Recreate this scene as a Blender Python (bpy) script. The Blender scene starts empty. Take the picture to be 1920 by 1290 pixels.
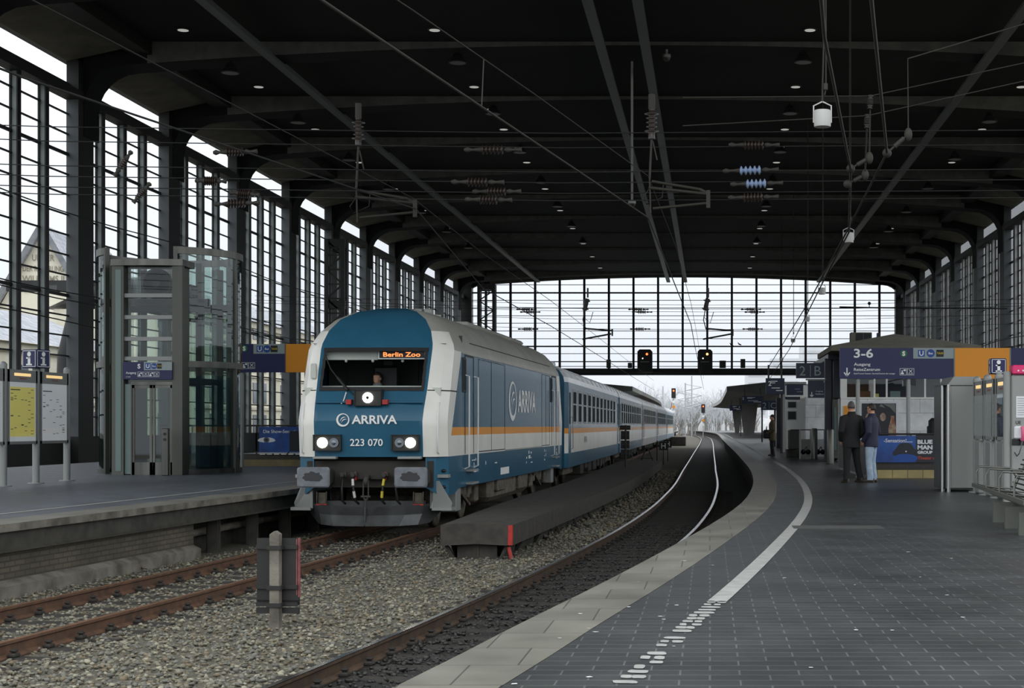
import bpy, math, random
import numpy as np
from mathutils import Vector, Matrix

# ---------------------------------------------------------------- camera, sky, exposure
SC = bpy.context.scene
COL = SC.collection
F, CX, CY, EYE = 2900.0, 1331.0, 798.0, 2.05      # focal length and principal point in pixels of the 1920x1290 frame, eye height
cam_data = bpy.data.cameras.new('camera')
cam_data.sensor_fit = 'HORIZONTAL'
cam_data.sensor_width = 36.0
cam_data.lens = 36.0 * F / 1920.0
cam_data.shift_x = (960.0 - CX) / 1920.0
cam_data.shift_y = (CY - 645.0) / 1920.0
cam_data.clip_start, cam_data.clip_end = 0.1, 3000.0
cam = bpy.data.objects.new('camera', cam_data)
cam.location = (0, 0, EYE)
cam.rotation_euler = (math.pi / 2, 0, 0)
COL.objects.link(cam)
SC.camera = cam

world = bpy.data.worlds.new('overcast_sky')
SC.world = world
world.use_nodes = True
wn = world.node_tree.nodes
wn.clear()
w_out = wn.new('ShaderNodeOutputWorld')
w_bg = wn.new('ShaderNodeBackground')
# overcast: the zenith is three times as bright as the horizon
w_tc = wn.new('ShaderNodeTexCoord'); w_sep = wn.new('ShaderNodeSeparateXYZ'); w_ramp = wn.new('ShaderNodeValToRGB')
world.node_tree.links.new(w_tc.outputs['Generated'], w_sep.inputs[0])
world.node_tree.links.new(w_sep.outputs['Z'], w_ramp.inputs[0])
w_ramp.color_ramp.elements[0].position = 0.0; w_ramp.color_ramp.elements[0].color = (0.262, 0.276, 0.298, 1)
w_ramp.color_ramp.elements[1].position = 1.0; w_ramp.color_ramp.elements[1].color = (0.93, 0.97, 1.0, 1)
world.node_tree.links.new(w_ramp.outputs[0], w_bg.inputs['Color'])
w_bg.inputs['Strength'].default_value = 3.0
world.node_tree.links.new(w_bg.outputs[0], w_out.inputs[0])

SC.view_settings.view_transform = 'Standard'
SC.view_settings.look = 'None'
SC.view_settings.exposure = 0.10
SC.view_settings.gamma = 1.0
SC.view_settings.use_curve_mapping = False
try:
    SC.cycles.max_bounces = 8
    SC.cycles.diffuse_bounces = 3
    SC.cycles.glossy_bounces = 3
    SC.cycles.transmission_bounces = 4
    SC.cycles.transparent_max_bounces = 16
    SC.cycles.caustics_reflective = False
    SC.cycles.caustics_refractive = False
except Exception:
    pass

random.seed(7)
RNG = np.random.default_rng(7)
PI = math.pi
PLAT = 0.80                                       # platform height above the rail heads
BALLAST = -0.17

def PX(px, Y): return (px - CX) * Y / F
def PZ(py, Y): return EYE - (py - CY) * Y / F
def PT(px, py, Y): return Vector((PX(px, Y), Y, PZ(py, Y)))

def spline(pts):
    """smooth x(y) through the given (y, x) points"""
    ys = np.array([p[0] for p in pts], float); xs = np.array([p[1] for p in pts], float)
    m = np.gradient(xs, ys)
    def f(y):
        y = float(y)
        if y <= ys[0]: return xs[0] + m[0] * (y - ys[0])
        if y >= ys[-1]: return xs[-1] + m[-1] * (y - ys[-1])
        i = int(np.searchsorted(ys, y) - 1); h = ys[i + 1] - ys[i]; t = (y - ys[i]) / h
        return float((2*t**3-3*t**2+1)*xs[i] + (t**3-2*t**2+t)*h*m[i] + (-2*t**3+3*t**2)*xs[i+1] + (t**3-t**2)*h*m[i+1])
    return f
def off(f, y, d):
    """point at distance d to the side of the curve f at station y"""
    s = (f(y + .05) - f(y - .05)) / .1
    n = math.hypot(1, s)
    return (f(y) + d / n, y - d * s / n)

train_track = spline([(0,-8.95),(8,-8.12),(14.7,-7.46),(21,-6.9),(25,-6.62),(29.7,-6.4),(38,-6.12),(47.5,-5.92),(60,-5.86),(75,-5.83),(100,-5.84),(130,-5.8),(155,-5.75),(200,-5.65),(260,-5.6),(330,-6.5),(420,-10)])
near_track = spline([(4,-3.9),(8,-3.3),(12,-2.74),(15.4,-2.33),(20.4,-1.82),(24.9,-1.45),(29.4,-1.13),(36.7,-.79),(48,-.54),(72.5,-.48),(114,-.45),(200,-.43),(250,-.7),(300,-1.9),(360,-4.6),(420,-8.5)])
left_edge = spline([(5,-10.35),(12,-9.62),(19.4,-8.93),(25,-8.5),(30.5,-8.18),(40,-7.85),(47.5,-7.7),(75,-7.6),(150,-7.5),(250,-7.4)])
right_edge = spline([(3,-2.35),(7.37,-1.51),(9.82,-1.19),(11.7,-.93),(14.2,-.61),(16.9,-.29),(18.9,-.06),(25.5,.55),(30,.8),(34.5,.97),(40.7,1.1),(58.5,1.18),(100,1.15),(139,1.12),(200,1.15),(250,.9),(300,-.3),(360,-3.0),(420,-6.9)])

# ---------------------------------------------------------------- materials
def C(r, g, b):
    f = lambda c: (c/255/12.92) if c/255 <= .04045 else ((c/255+.055)/1.055)**2.4
    return (f(r), f(g), f(b), 1.0)

def M(name, col, rough=.6, metal=0., col2=None, scale=4., detail=4., bump=0., bscale=80., emit=None, estr=0., stretch=None, spec=.5, contrast=(.35,.65)):
    m = bpy.data.materials.new(name); m.use_nodes = True
    nt = m.node_tree; n = nt.nodes; L = nt.links
    p = n['Principled BSDF']
    p.inputs['Base Color'].default_value = col
    p.inputs['Roughness'].default_value = rough
    p.inputs['Metallic'].default_value = metal
    p.inputs['Specular IOR Level'].default_value = spec
    co = None
    if col2 is not None or bump:
        tc = n.new('ShaderNodeTexCoord'); co = tc.outputs['Object']
        if stretch:
            mp = n.new('ShaderNodeMapping'); mp.inputs['Scale'].default_value = stretch
            L.new(co, mp.inputs[0]); co = mp.outputs[0]
    if col2 is not None:
        no = n.new('ShaderNodeTexNoise'); no.inputs['Scale'].default_value = scale; no.inputs['Detail'].default_value = detail
        L.new(co, no.inputs['Vector'])
        r = n.new('ShaderNodeValToRGB'); r.color_ramp.elements[0].position = contrast[0]; r.color_ramp.elements[1].position = contrast[1]
        r.color_ramp.elements[0].color = col; r.color_ramp.elements[1].color = col2
        L.new(no.outputs['Fac'], r.inputs[0]); L.new(r.outputs[0], p.inputs['Base Color'])
    if bump:
        nb = n.new('ShaderNodeTexNoise'); nb.inputs['Scale'].default_value = bscale; nb.inputs['Detail'].default_value = 3
        L.new(co, nb.inputs['Vector'])
        b = n.new('ShaderNodeBump'); b.inputs['Strength'].default_value = bump; b.inputs['Distance'].default_value = .02
        L.new(nb.outputs['Fac'], b.inputs['Height']); L.new(b.outputs[0], p.inputs['Normal'])
    if emit is not None:
        p.inputs['Emission Color'].default_value = emit; p.inputs['Emission Strength'].default_value = estr
    return m

def glass_mat(name, tint, refl=.06, rough=.02, dirt=None, dirt_amt=.0):
    """thin pane: mostly see-through, a mirror at grazing angles"""
    m = bpy.data.materials.new(name); m.use_nodes = True
    nt = m.node_tree; n = nt.nodes; L = nt.links; n.clear()
    out = n.new('ShaderNodeOutputMaterial'); tr = n.new('ShaderNodeBsdfTransparent'); gl = n.new('ShaderNodeBsdfGlossy')
    tr.inputs[0].default_value = tint; gl.inputs['Roughness'].default_value = rough
    gl.inputs[0].default_value = (.9,.95,.95,1)
    fr = n.new('ShaderNodeLayerWeight'); fr.inputs['Blend'].default_value = .12
    ad = n.new('ShaderNodeMath'); ad.operation = 'MULTIPLY_ADD'; ad.inputs[1].default_value = .75; ad.inputs[2].default_value = refl
    L.new(fr.outputs['Fresnel'], ad.inputs[0])
    mx = n.new('ShaderNodeMixShader'); L.new(ad.outputs[0], mx.inputs[0]); L.new(tr.outputs[0], mx.inputs[1]); L.new(gl.outputs[0], mx.inputs[2])
    last = mx
    if dirt is not None:
        df = n.new('ShaderNodeBsdfDiffuse'); df.inputs[0].default_value = dirt
        m2 = n.new('ShaderNodeMixShader'); m2.inputs[0].default_value = dirt_amt
        L.new(mx.outputs[0], m2.inputs[1]); L.new(df.outputs[0], m2.inputs[2]); last = m2
    L.new(last.outputs[0], out.inputs[0])
    return m

def tile_mat(name, c1, c2, mortar, bw, bh, ms, rough, mscale=1., bump=.15, rot=0.):
    m = bpy.data.materials.new(name); m.use_nodes = True
    nt = m.node_tree; n = nt.nodes; L = nt.links; p = n['Principled BSDF']
    tc = n.new('ShaderNodeTexCoord'); mp = n.new('ShaderNodeMapping'); L.new(tc.outputs['Object'], mp.inputs[0]); mp.inputs['Rotation'].default_value = (0,0,rot) if not isinstance(rot, tuple) else rot
    br = n.new('ShaderNodeTexBrick'); L.new(mp.outputs[0], br.inputs['Vector'])
    br.inputs['Scale'].default_value = 1.; br.inputs['Brick Width'].default_value = bw; br.inputs['Row Height'].default_value = bh
    br.inputs['Mortar Size'].default_value = ms; br.inputs['Color1'].default_value = c1; br.inputs['Color2'].default_value = c2; br.inputs['Mortar'].default_value = mortar
    br.inputs['Mortar Smooth'].default_value = .3
    no = n.new('ShaderNodeTexNoise'); no.inputs['Scale'].default_value = 1.3; no.inputs['Detail'].default_value = 8; L.new(tc.outputs['Object'], no.inputs['Vector'])
    rp = n.new('ShaderNodeValToRGB'); rp.color_ramp.elements[0].position=.3; rp.color_ramp.elements[0].color=(.7,.7,.7,1); rp.color_ramp.elements[1].position=.7; rp.color_ramp.elements[1].color=(1.15,1.15,1.15,1)
    L.new(no.outputs['Fac'], rp.inputs[0])
    mu = n.new('ShaderNodeMixRGB'); mu.blend_type='MULTIPLY'; mu.inputs[0].default_value=1.; L.new(br.outputs['Color'], mu.inputs[1]); L.new(rp.outputs[0], mu.inputs[2])
    L.new(mu.outputs[0], p.inputs['Base Color'])
    rr = n.new('ShaderNodeMapRange'); rr.inputs[3].default_value = rough*.8; rr.inputs[4].default_value = min(1, rough*1.3); L.new(no.outputs['Fac'], rr.inputs[0]); L.new(rr.outputs[0], p.inputs['Roughness'])
    b = n.new('ShaderNodeBump'); b.inputs['Strength'].default_value = bump; b.inputs['Distance'].default_value=.004; b.invert=True
    L.new(br.outputs['Fac'], b.inputs['Height']); L.new(b.outputs[0], p.inputs['Normal'])
    return m

MT = {}
def mats():
    T = MT
    T['floor'] = tile_mat('floor_tiles', C(66,68,68), C(58,60,61), C(94,96,94), .30, .155, .006, .36, bump=.1)
    T['coping'] = tile_mat('edge_tiles', C(120,118,108), C(110,108,100), C(80,78,72), .5, .62, .006, .42, rot=.0)
    T['floor_left'] = tile_mat('dark_floor_tiles', C(92,96,104), C(84,88,96), C(78,80,84), .30, .155, .005, .42, bump=.03)
    T['line'] = M('white_paint', C(164,164,160), .55, col2=C(146,146,142), scale=9)
    T['brick'] = tile_mat('dirty_brick', C(100,94,79), C(88,82,70), C(72,68,59), .25, .075, .012, .85, bump=.5, rot=(PI/2,PI/2,0))
    T['concrete'] = M('dirty_concrete', C(130,125,113), .85, col2=C(84,80,71), scale=3, bump=.3, bscale=30)
    T['concrete_dark'] = M('sooty_concrete', C(64,61,55), .9, col2=C(44,42,38), scale=4, bump=.3, bscale=40)
    T['girder'] = M('sooty_steel', C(72,69,62), .7, col2=C(54,52,46), scale=5, bump=.1)
    T['asphalt'] = M('dark_asphalt', C(72,68,62), .85, col2=C(58,55,51), scale=6, bump=.4, bscale=120)
    T['ballast'] = M('ballast_bed', C(104,100,86), .95, col2=C(62,59,50), scale=28, detail=8, bump=1., bscale=26)
    T['ballast_dark'] = M('oily_ballast_bed', C(34,33,30), .8, col2=C(22,21,19), scale=28, detail=8, bump=1., bscale=26)
    T['stone_a'] = M('stone_tan', C(132,127,108), .9, col2=C(108,104,90), scale=9)
    T['stone_b'] = M('stone_grey', C(118,116,106), .9, col2=C(96,95,89), scale=9)
    T['stone_c'] = M('stone_rust', C(126,114,92), .9, col2=C(100,90,74), scale=9)
    T['stone_d'] = M('stone_oily', C(52,50,46), .55, col2=C(26,25,23), scale=9)
    T['stone_e'] = M('stone_pale', C(156,151,132), .9, col2=C(132,128,112), scale=9)
    T['rust'] = M('rusty_rail_steel', C(104,74,54), .8, col2=C(78,58,44), scale=7, bump=.1)
    T['rail_brown'] = M('brown_rail_steel', C(84,64,46), .75, col2=C(58,46,36), scale=7)
    T['polish'] = M('polished_rail_head', C(200,200,198), .22, 1.)
    T['polish_rust'] = M('rusty_rail_head', C(122,88,64), .5, .25, col2=C(98,72,54), scale=8)
    T['sleeper'] = M('sleeper_steel', C(52,48,42), .8, col2=C(34,32,29), scale=8)
    T['roof_black'] = M('black_ceiling_boards', C(15,16,17), .9)
    T['frame_grey'] = M('grey_painted_steel', C(112,112,106), .7, col2=C(92,92,87), scale=2)
    T['frame_dark'] = M('dark_painted_steel', C(36,37,36), .6)
    T['pier'] = M('dark_bronze_steel', C(30,30,28), .6)
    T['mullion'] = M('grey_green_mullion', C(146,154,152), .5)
    T['mullion_lit'] = M('lit_grey_green_mullion', C(222,224,220), .5)  # same mullions on the right wall, their stronger light put into the colour
    T['pier_face'] = M('lit_pier_face', C(88,92,94), .6)  # pier side towards the camera, its light put into a lighter colour
    T['bar'] = M('black_glazing_bar', C(20,20,20), .5)
    T['cove'] = M('cove_plaster', C(120,116,106), .9, col2=C(98,95,88), scale=1)
    T['pane'] = glass_mat('window_glass', (.97,.98,.985,1), .02, .01, (.75,.8,.85,1), .04)
    T['hall_rail'] = M('ceiling_track_grey', C(116,120,122), .5)
    T['steel'] = M('brushed_steel', C(118,118,112), .38, .8, col2=C(92,92,88), scale=3, stretch=(1,1,.05))
    T['steel_olive'] = M('olive_grey_steel', C(96,98,90), .5, .3)
    T['steel_paint'] = M('grey_painted_metal', C(150,152,148), .45, .2)
    T['steel_dark'] = M('dark_metal', C(58,58,56), .5, .5)
    T['black'] = M('black_rubber', C(22,22,22), .55)
    T['blackgloss'] = M('black_gloss', C(16,17,19), .2)
    T['lift_glass'] = glass_mat('green_tinted_glass', (.47,.58,.55,1), .08, .02)
    T['frosted'] = M('frosted_green_glass', C(116,138,132), .35)
    T['case_glass'] = glass_mat('case_glass', (.95,.96,.96,1), .05, .02)
    T['navy'] = M('navy_sign_face', C(30,34,82), .45)
    T['navy_dark'] = M('dark_navy_face', C(26,33,62), .45)
    T['navy_post'] = M('dark_blue_post', C(24,27,44), .4)
    T['sign_orange'] = M('orange_sign_face', C(236,152,28), .45)
    T['sign_grey'] = M('grey_sign_face', C(150,162,162), .45)
    T['sign_white'] = M('white_lettering', C(240,240,236), .5)
    T['green'] = M('green_symbol', C(24,104,62), .5)
    T['ublue'] = M('blue_symbol', C(24,74,150), .5)
    T['taxi_yellow'] = M('yellow_lettering', C(214,190,40), .5)
    T['paper_yellow'] = M('yellow_timetable_paper', C(226,216,120), .7)
    T['paper_white'] = M('white_timetable_paper', C(224,226,228), .7)
    T['lit_paper_yellow'] = M('glowing_yellow_timetable', C(226,216,120), .7, emit=C(226,214,120), estr=.22)  # light inside the cases put into the paper as a weak glow
    T['lit_paper_white'] = M('glowing_white_timetable', C(224,226,228), .7, emit=C(224,228,230), estr=.20)
    T['ink'] = M('dark_ink', C(74,76,70), .7)
    T['warm_lamp'] = M('warm_case_lamp', C(255,226,170), .5, emit=C(255,214,140), estr=.65)
    # train
    T['blue'] = M('blue_train_paint', C(48,99,124), .26, col2=C(43,92,116), scale=1.2, spec=.35)
    T['white'] = M('white_train_paint', C(242,240,230), .3, col2=C(230,228,218), scale=1.2)
    T['roofgrey'] = M('train_roof_paint', C(178,177,168), .4, col2=C(160,159,150), scale=1.)
    T['coach_pale'] = M('hazed_pinkish_coach_paint', C(176,166,168), .35, col2=C(160,150,154), scale=1.2)  # haze over the far coaches is put into this paint and the next
    T['coach_grey'] = M('hazed_blue_coach_paint', C(128,152,168), .35, col2=C(116,140,156), scale=1.2)
    T['orange'] = M('orange_train_stripe', C(234,152,30), .35)
    T['silver'] = M('silver_coach_roof', C(240,242,243), .25, .1, col2=C(226,229,231), scale=.8)
    T['tglass'] = glass_mat('cab_glass', (.86,.89,.89,1), -.01, .01)
    T['window_dark'] = M('dark_train_window', C(66,71,69), .5, spec=0.)
    T['winframe'] = M('window_frame_metal', C(168,172,172), .4, .5)
    T['cab'] = M('cab_lining', C(72,74,72), .8)
    T['cab_light'] = M('pale_cab_panel', C(206,208,198), .7)
    T['led_black'] = M('display_black', C(8,5,5), .4)
    T['led'] = M('orange_led_text', C(255,110,50), .5, emit=(1.,.22,.06,1), estr=2.2)
    T['lamp_on'] = M('lit_headlamp', C(255,250,235), .4, emit=(1.,.92,.78,1), estr=9.)
    T['lamp_off'] = M('unlit_headlamp', C(120,126,130), .12, .9)
    T['red_on'] = M('lit_red_lamp', C(255,60,20), .4, emit=(1.,.10,.02,1), estr=5.)
    T['amber_on'] = M('lit_amber_lamp', C(255,150,60), .4, emit=(1.,.42,.10,1), estr=5.)
    T['white_on'] = M('lit_white_lamp', C(255,250,240), .4, emit=(1.,.95,.88,1), estr=2.4)
    T['downlight'] = M('downlight_glow', C(240,240,230), .4, emit=(1.,.98,.92,1), estr=.30)  # dim lamp glow, also standing in for window light on the glass
    T['red'] = M('red_paint', C(186,44,36), .5, col2=C(150,48,42), scale=9)
    T['faded_red'] = M('faded_red_edge', C(150,84,84), .6, col2=C(120,60,62), scale=9)
    T['hatch'] = M('grey_hatch_plate', C(78,78,76), .6, .0)
    T['under'] = M('dirty_underframe', C(112,105,90), .7, col2=C(66,62,54), scale=6, bump=.2)
    T['underdark'] = M('dark_underframe', C(52,49,44), .8)
    T['buffer'] = M('buffer_grey', C(122,126,132), .5, col2=C(104,108,112), scale=6)
    T['grease'] = M('buffer_grease', C(52,52,54), .5)
    T['plough'] = M('plough_grey', C(88,90,90), .42, .3, col2=C(66,67,67), scale=3)
    T['yellow'] = M('yellow_hose', C(206,190,60), .5)
    T['kiosk_white'] = tile_mat('white_kiosk_panels', C(238,239,238), C(232,234,233), C(150,152,152), .9, .62, .008, .45, bump=.1, rot=(PI/2,0,0))
    T['kiosk_paint'] = M('white_kiosk_paint', C(234,234,228), .5)
    T['kiosk_roof'] = M('grey_kiosk_roof', C(122,119,106), .8, col2=C(108,105,94), scale=2)
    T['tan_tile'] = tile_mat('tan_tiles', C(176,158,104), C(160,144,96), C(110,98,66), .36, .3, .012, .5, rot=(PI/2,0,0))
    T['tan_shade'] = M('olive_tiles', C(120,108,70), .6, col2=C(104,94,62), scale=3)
    T['brown_tile'] = tile_mat('dark_brown_tiles', C(48,42,34), C(42,37,30), C(60,54,44), .36, .3, .01, .4, rot=(PI/2,0,0))
    T['poster_blue'] = M('poster_blue', C(36,84,158), .4, col2=C(24,52,112), scale=2.2)
    T['poster_dark'] = M('poster_dark', C(22,26,36), .4)
    T['poster_skin'] = M('poster_pale', C(196,176,156), .5, col2=C(150,122,104), scale=8)
    T['poster_red'] = M('poster_red', C(196,66,40), .5)
    T['poster_glass'] = M('poster_bottle', C(170,158,130), .4, col2=C(150,80,54), scale=7)
    T['magenta'] = M('magenta_plastic', C(226,50,112), .4)
    T['pink'] = M('pink_handset', C(216,96,132), .4)
    T['wire'] = M('overhead_wire', C(54,52,45), .7, .1)
    T['wire_dark'] = M('dark_cable', C(34,34,32), .6)
    T['porcelain'] = M('brown_porcelain', C(56,46,40), .3)
    T['porcelain_blue'] = M('pale_blue_porcelain', C(150,172,206), .25)
    T['galv'] = M('galvanised_fittings', C(62,60,54), .7, .1)
    T['speaker'] = M('white_speaker_shell', C(206,206,200), .5)
    T['cream_wall'] = M('cream_render', C(236,230,210), .9, col2=C(224,217,196), scale=.3)
    T['cream_shade'] = M('cream_stone_trim', C(212,206,186), .9)
    T['inscription'] = M('weathered_inscription', C(150,144,128), .9)
    T['slate'] = tile_mat('grey_roof_tiles', C(168,170,176), C(156,158,164), C(132,134,138), .5, .35, .03, .8, bump=.6)
    T['grey_wall'] = M('grey_render', C(160,164,168), .9, col2=C(146,150,154), scale=.3)
    T['win_ext'] = M('far_window_glass', C(96,106,114), .15)
    T['bark'] = M('misty_frosted_bark', C(150,148,144), .9, col2=C(126,123,118), scale=2)  # pale bark and twigs: distant mist painted in along with the frost
    T['twig'] = M('misty_frosted_twigs', C(196,197,200), .9)
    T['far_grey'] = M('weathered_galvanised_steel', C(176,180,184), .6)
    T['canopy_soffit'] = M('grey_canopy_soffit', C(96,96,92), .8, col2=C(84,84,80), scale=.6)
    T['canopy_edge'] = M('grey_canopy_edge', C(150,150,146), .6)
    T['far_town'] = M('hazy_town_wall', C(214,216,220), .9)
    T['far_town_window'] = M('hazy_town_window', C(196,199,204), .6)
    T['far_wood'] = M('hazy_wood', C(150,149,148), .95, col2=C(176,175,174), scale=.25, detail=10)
    # people
    T['skin'] = M('skin', C(206,156,128), .55)
    T['hair_grey'] = M('grey_hair', C(96,92,86), .6, col2=C(66,63,58), scale=60)
    T['hair_brown'] = M('brown_hair', C(52,40,32), .55, col2=C(36,28,22), scale=60)
    T['jacket_black'] = M('black_jacket_cloth', C(22,21,22), .8, bump=.25, bscale=26)
    T['jacket_navy'] = M('navy_jacket_cloth', C(40,42,64), .75, bump=.25, bscale=26)
    T['trouser_black'] = M('black_trouser_cloth', C(22,22,23), .85, bump=.2, bscale=22)
    T['jeans'] = M('pale_blue_denim', C(146,166,186), .85, col2=C(176,192,206), scale=8, bump=.2, bscale=22)
    T['shoe'] = M('brown_shoe_leather', C(70,58,46), .5)
    T['shoe_sole'] = M('shoe_sole', C(30,28,26), .7)
    T['coat_olive'] = M('olive_coat_cloth', C(84,76,52), .85, bump=.2, bscale=24)
    T['cap'] = M('dark_cap_cloth', C(40,42,50), .8)
    T['bag'] = M('black_bag_cloth', C(20,20,22), .7)
    T['shirt'] = M('grey_shirt_cloth', C(120,122,126), .85)
    T['coat_dark'] = M('dark_coat_cloth', C(38,38,44), .85)
    T['litter'] = M('pale_litter', C(214,214,208), .7)
    T['pigeon'] = M('grey_pigeon_feathers', C(46,48,54), .7)
    T['glass_rail'] = glass_mat('railing_glass', (.78,.82,.82,1), .06, .03)
    T['screen_off'] = M('dark_display_screen', C(20,24,32), .25)
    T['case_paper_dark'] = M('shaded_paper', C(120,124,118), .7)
mats()

# ---------------------------------------------------------------- mesh builder and naming helpers
_text_cache = {}
def text_mesh(s, bold=0.0, spacing=1.0):
    k = (s, bold, spacing)
    if k not in _text_cache:
        cu = bpy.data.curves.new('lettering_curve', 'FONT'); cu.body = s; cu.size = 1.0; cu.offset = bold; cu.space_character = spacing
        cu.resolution_u = 3
        ob = bpy.data.objects.new('lettering_curve', cu)
        me = ob.to_mesh()
        vs = [v.co.copy() for v in me.vertices]; fs = [tuple(p.vertices) for p in me.polygons]
        ob.to_mesh_clear(); bpy.data.objects.remove(ob); bpy.data.curves.remove(cu)
        x0 = min(v.x for v in vs); x1 = max(v.x for v in vs); y0 = min(v.y for v in vs); y1 = max(v.y for v in vs)
        _text_cache[k] = (vs, fs, x0, x1, y0, y1)
    return _text_cache[k]

class MB:
    def __init__(self): self.v = []; self.f = []; self.m = []; self.s = []
    def add(self, vs, fs, m=0, s=False):
        o = len(self.v); self.v += [tuple(a) for a in vs]
        for f in fs: self.f.append(tuple(i + o for i in f)); self.m.append(m); self.s.append(s)
        return self
    def quad(self, a, b, c, d, m=0): return self.add([a,b,c,d], [(0,1,2,3)], m)
    def box(self, x0, x1, y0, y1, z0, z1, m=0):
        return self.add([(x0,y0,z0),(x1,y0,z0),(x1,y1,z0),(x0,y1,z0),(x0,y0,z1),(x1,y0,z1),(x1,y1,z1),(x0,y1,z1)],
                        [(0,3,2,1),(4,5,6,7),(0,1,5,4),(1,2,6,5),(2,3,7,6),(3,0,4,7)], m)
    def bbox(self, x0, x1, y0, y1, z0, z1, b=.02, m=0):
        """box with chamfered edges"""
        b = min(b, (x1-x0)*.45, (y1-y0)*.45, (z1-z0)*.45)
        def ring(i, z): return [(x0+b-i,y0-i+b,z),(x1-b+i,y0-i+b,z),(x1-b+i,y1+i-b,z),(x0+b-i,y1+i-b,z)]
        def oct(i, z):
            X0,X1,Y0,Y1 = x0+b-i,x1-b+i,y0+b-i,y1-b+i
            c = b*.7 if i else b*.2
            return [(X0+c,Y0,z),(X1-c,Y0,z),(X1,Y0+c,z),(X1,Y1-c,z),(X1-c,Y1,z),(X0+c,Y1,z),(X0,Y1-c,z),(X0,Y0+c,z)]
        return self.loft([oct(0,z0),oct(b,z0+b),oct(b,z1-b),oct(0,z1)], m, closed=True, caps=True)
    def beam(self, p, q, w, h, m=0, up=(0,0,1)):
        p = Vector(p); q = Vector(q); d = (q-p).normalized(); u = Vector(up)
        s = d.cross(u)
        if s.length < 1e-4: s = d.cross(Vector((1,0,0)))
        s.normalize(); u = s.cross(d); s *= w/2; u *= h/2
        vs = [p-s-u,p+s-u,p+s+u,p-s+u,q-s-u,q+s-u,q+s+u,q-s+u]
        return self.add(vs, [(0,1,2,3),(7,6,5,4),(0,4,5,1),(1,5,6,2),(2,6,7,3),(3,7,4,0)], m)
    def tube(self, pts, r, n=8, m=0, caps=True, smooth=True):
        pts = [Vector(p) for p in pts]; rs = r if isinstance(r, (list, tuple)) else [r]*len(pts)
        rings = []; prev = None
        for i, p in enumerate(pts):
            d = (pts[min(i+1,len(pts)-1)] - pts[max(i-1,0)])
            d = d.normalized() if d.length > 1e-9 else Vector((0,0,1))
            a = prev if prev is not None else (Vector((0,0,1)) if abs(d.z) < .9 else Vector((1,0,0)))
            s = d.cross(a)
            if s.length < 1e-5: s = d.cross(Vector((0,1,0)))
            s.normalize(); u = s.cross(d).normalized(); prev = u
            rings.append([p + (s*math.cos(2*PI*k/n) + u*math.sin(2*PI*k/n))*rs[i] for k in range(n)])
        return self.loft(rings, m, True, caps, smooth)
    def loft(self, rings, m=0, closed=True, caps=True, smooth=False):
        n = len(rings[0]); vs = [p for r in rings for p in r]; fs = []
        for i in range(len(rings)-1):
            for k in range(n if closed else n-1):
                fs.append((i*n+k, i*n+(k+1)%n, (i+1)*n+(k+1)%n, (i+1)*n+k))
        self.add(vs, fs, m, smooth)
        if caps and closed:
            self.add(rings[0], [tuple(reversed(range(n)))], m); self.add(rings[-1], [tuple(range(n))], m)
        return self
    def lathe(self, prof, c=(0,0,0), axis='z', n=20, m=0, smooth=True, caps=True):
        c = Vector(c); rings = []
        for r, h in prof:
            ring = []
            for k in range(n):
                a = 2*PI*k/n; x, y = r*math.cos(a), r*math.sin(a)
                ring.append(c + (Vector((x,y,h)) if axis=='z' else Vector((h,x,y)) if axis=='x' else Vector((y,h,x))))
            rings.append(ring)
        return self.loft(rings, m, True, caps, smooth)
    def disc(self, c, r, axis='y', n=24, m=0, depth=.01):
        return self.lathe([(r,-depth/2),(r,depth/2)], c, axis, n, m, smooth=False)
    def prism(self, poly, axis, a, b, m=0):
        def P(u, v, w): return (w,u,v) if axis=='x' else (u,w,v) if axis=='y' else (u,v,w)
        return self.loft([[P(u,v,a) for u,v in poly],[P(u,v,b) for u,v in poly]], m)
    def ball(self, c, r, n=12, m=0, rz=None):
        rx, ry, rzz = r if isinstance(r, (tuple, list)) else (r,r,r)
        c = Vector(c); rings = []
        k2 = max(6, n//2+1)
        for i in range(k2+1):
            t = PI*i/k2; t = min(max(t, .06), PI-.06)
            rings.append([c+Vector((rx*math.sin(t)*math.cos(2*PI*k/n), ry*math.sin(t)*math.sin(2*PI*k/n), -rzz*math.cos(t))) for k in range(n)])
        return self.loft(rings, m, True, True, True)
    def text(self, s, o, h, xa=(1,0,0), up=(0,0,1), m=0, w=None, bold=0.0, align='l', lift=0.0, full=None):
        """flat lettering: h is the height of the ink, w its width if it must be fitted, o its lower left corner (or centre / right with align)"""
        vs, fs, x0, x1, y0, y1 = text_mesh(s, bold)
        sy = h/(y1-y0); sx = (w/(x1-x0)) if w else sy
        xa = Vector(xa).normalized(); up = Vector(up).normalized(); nn = xa.cross(up); o = Vector(o) + nn*lift
        W = (x1-x0)*sx; dx = 0 if align=='l' else -W/2 if align=='c' else -W
        pts = [o + xa*((v.x-x0)*sx+dx) + up*((v.y-y0)*sy) for v in vs]
        return self.add(pts, fs, m)
    def build(self, name, mat, parent=None, kind=None, loc=None, rot=None):
        me = bpy.data.meshes.new(name); me.from_pydata(self.v, [], self.f)
        ml = mat if isinstance(mat, (list, tuple)) else [mat]
        for x in ml: me.materials.append(MT[x] if isinstance(x, str) else x)
        if len(self.f):
            me.polygons.foreach_set('material_index', self.m); me.polygons.foreach_set('use_smooth', self.s)
        me.update()
        o = bpy.data.objects.new(name, me); COL.objects.link(o)
        if parent is not None: o.parent = parent
        if kind: o['kind'] = kind
        if loc is not None: o.location = loc
        if rot is not None: o.rotation_euler = (0,0,rot)
        return o

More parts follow.
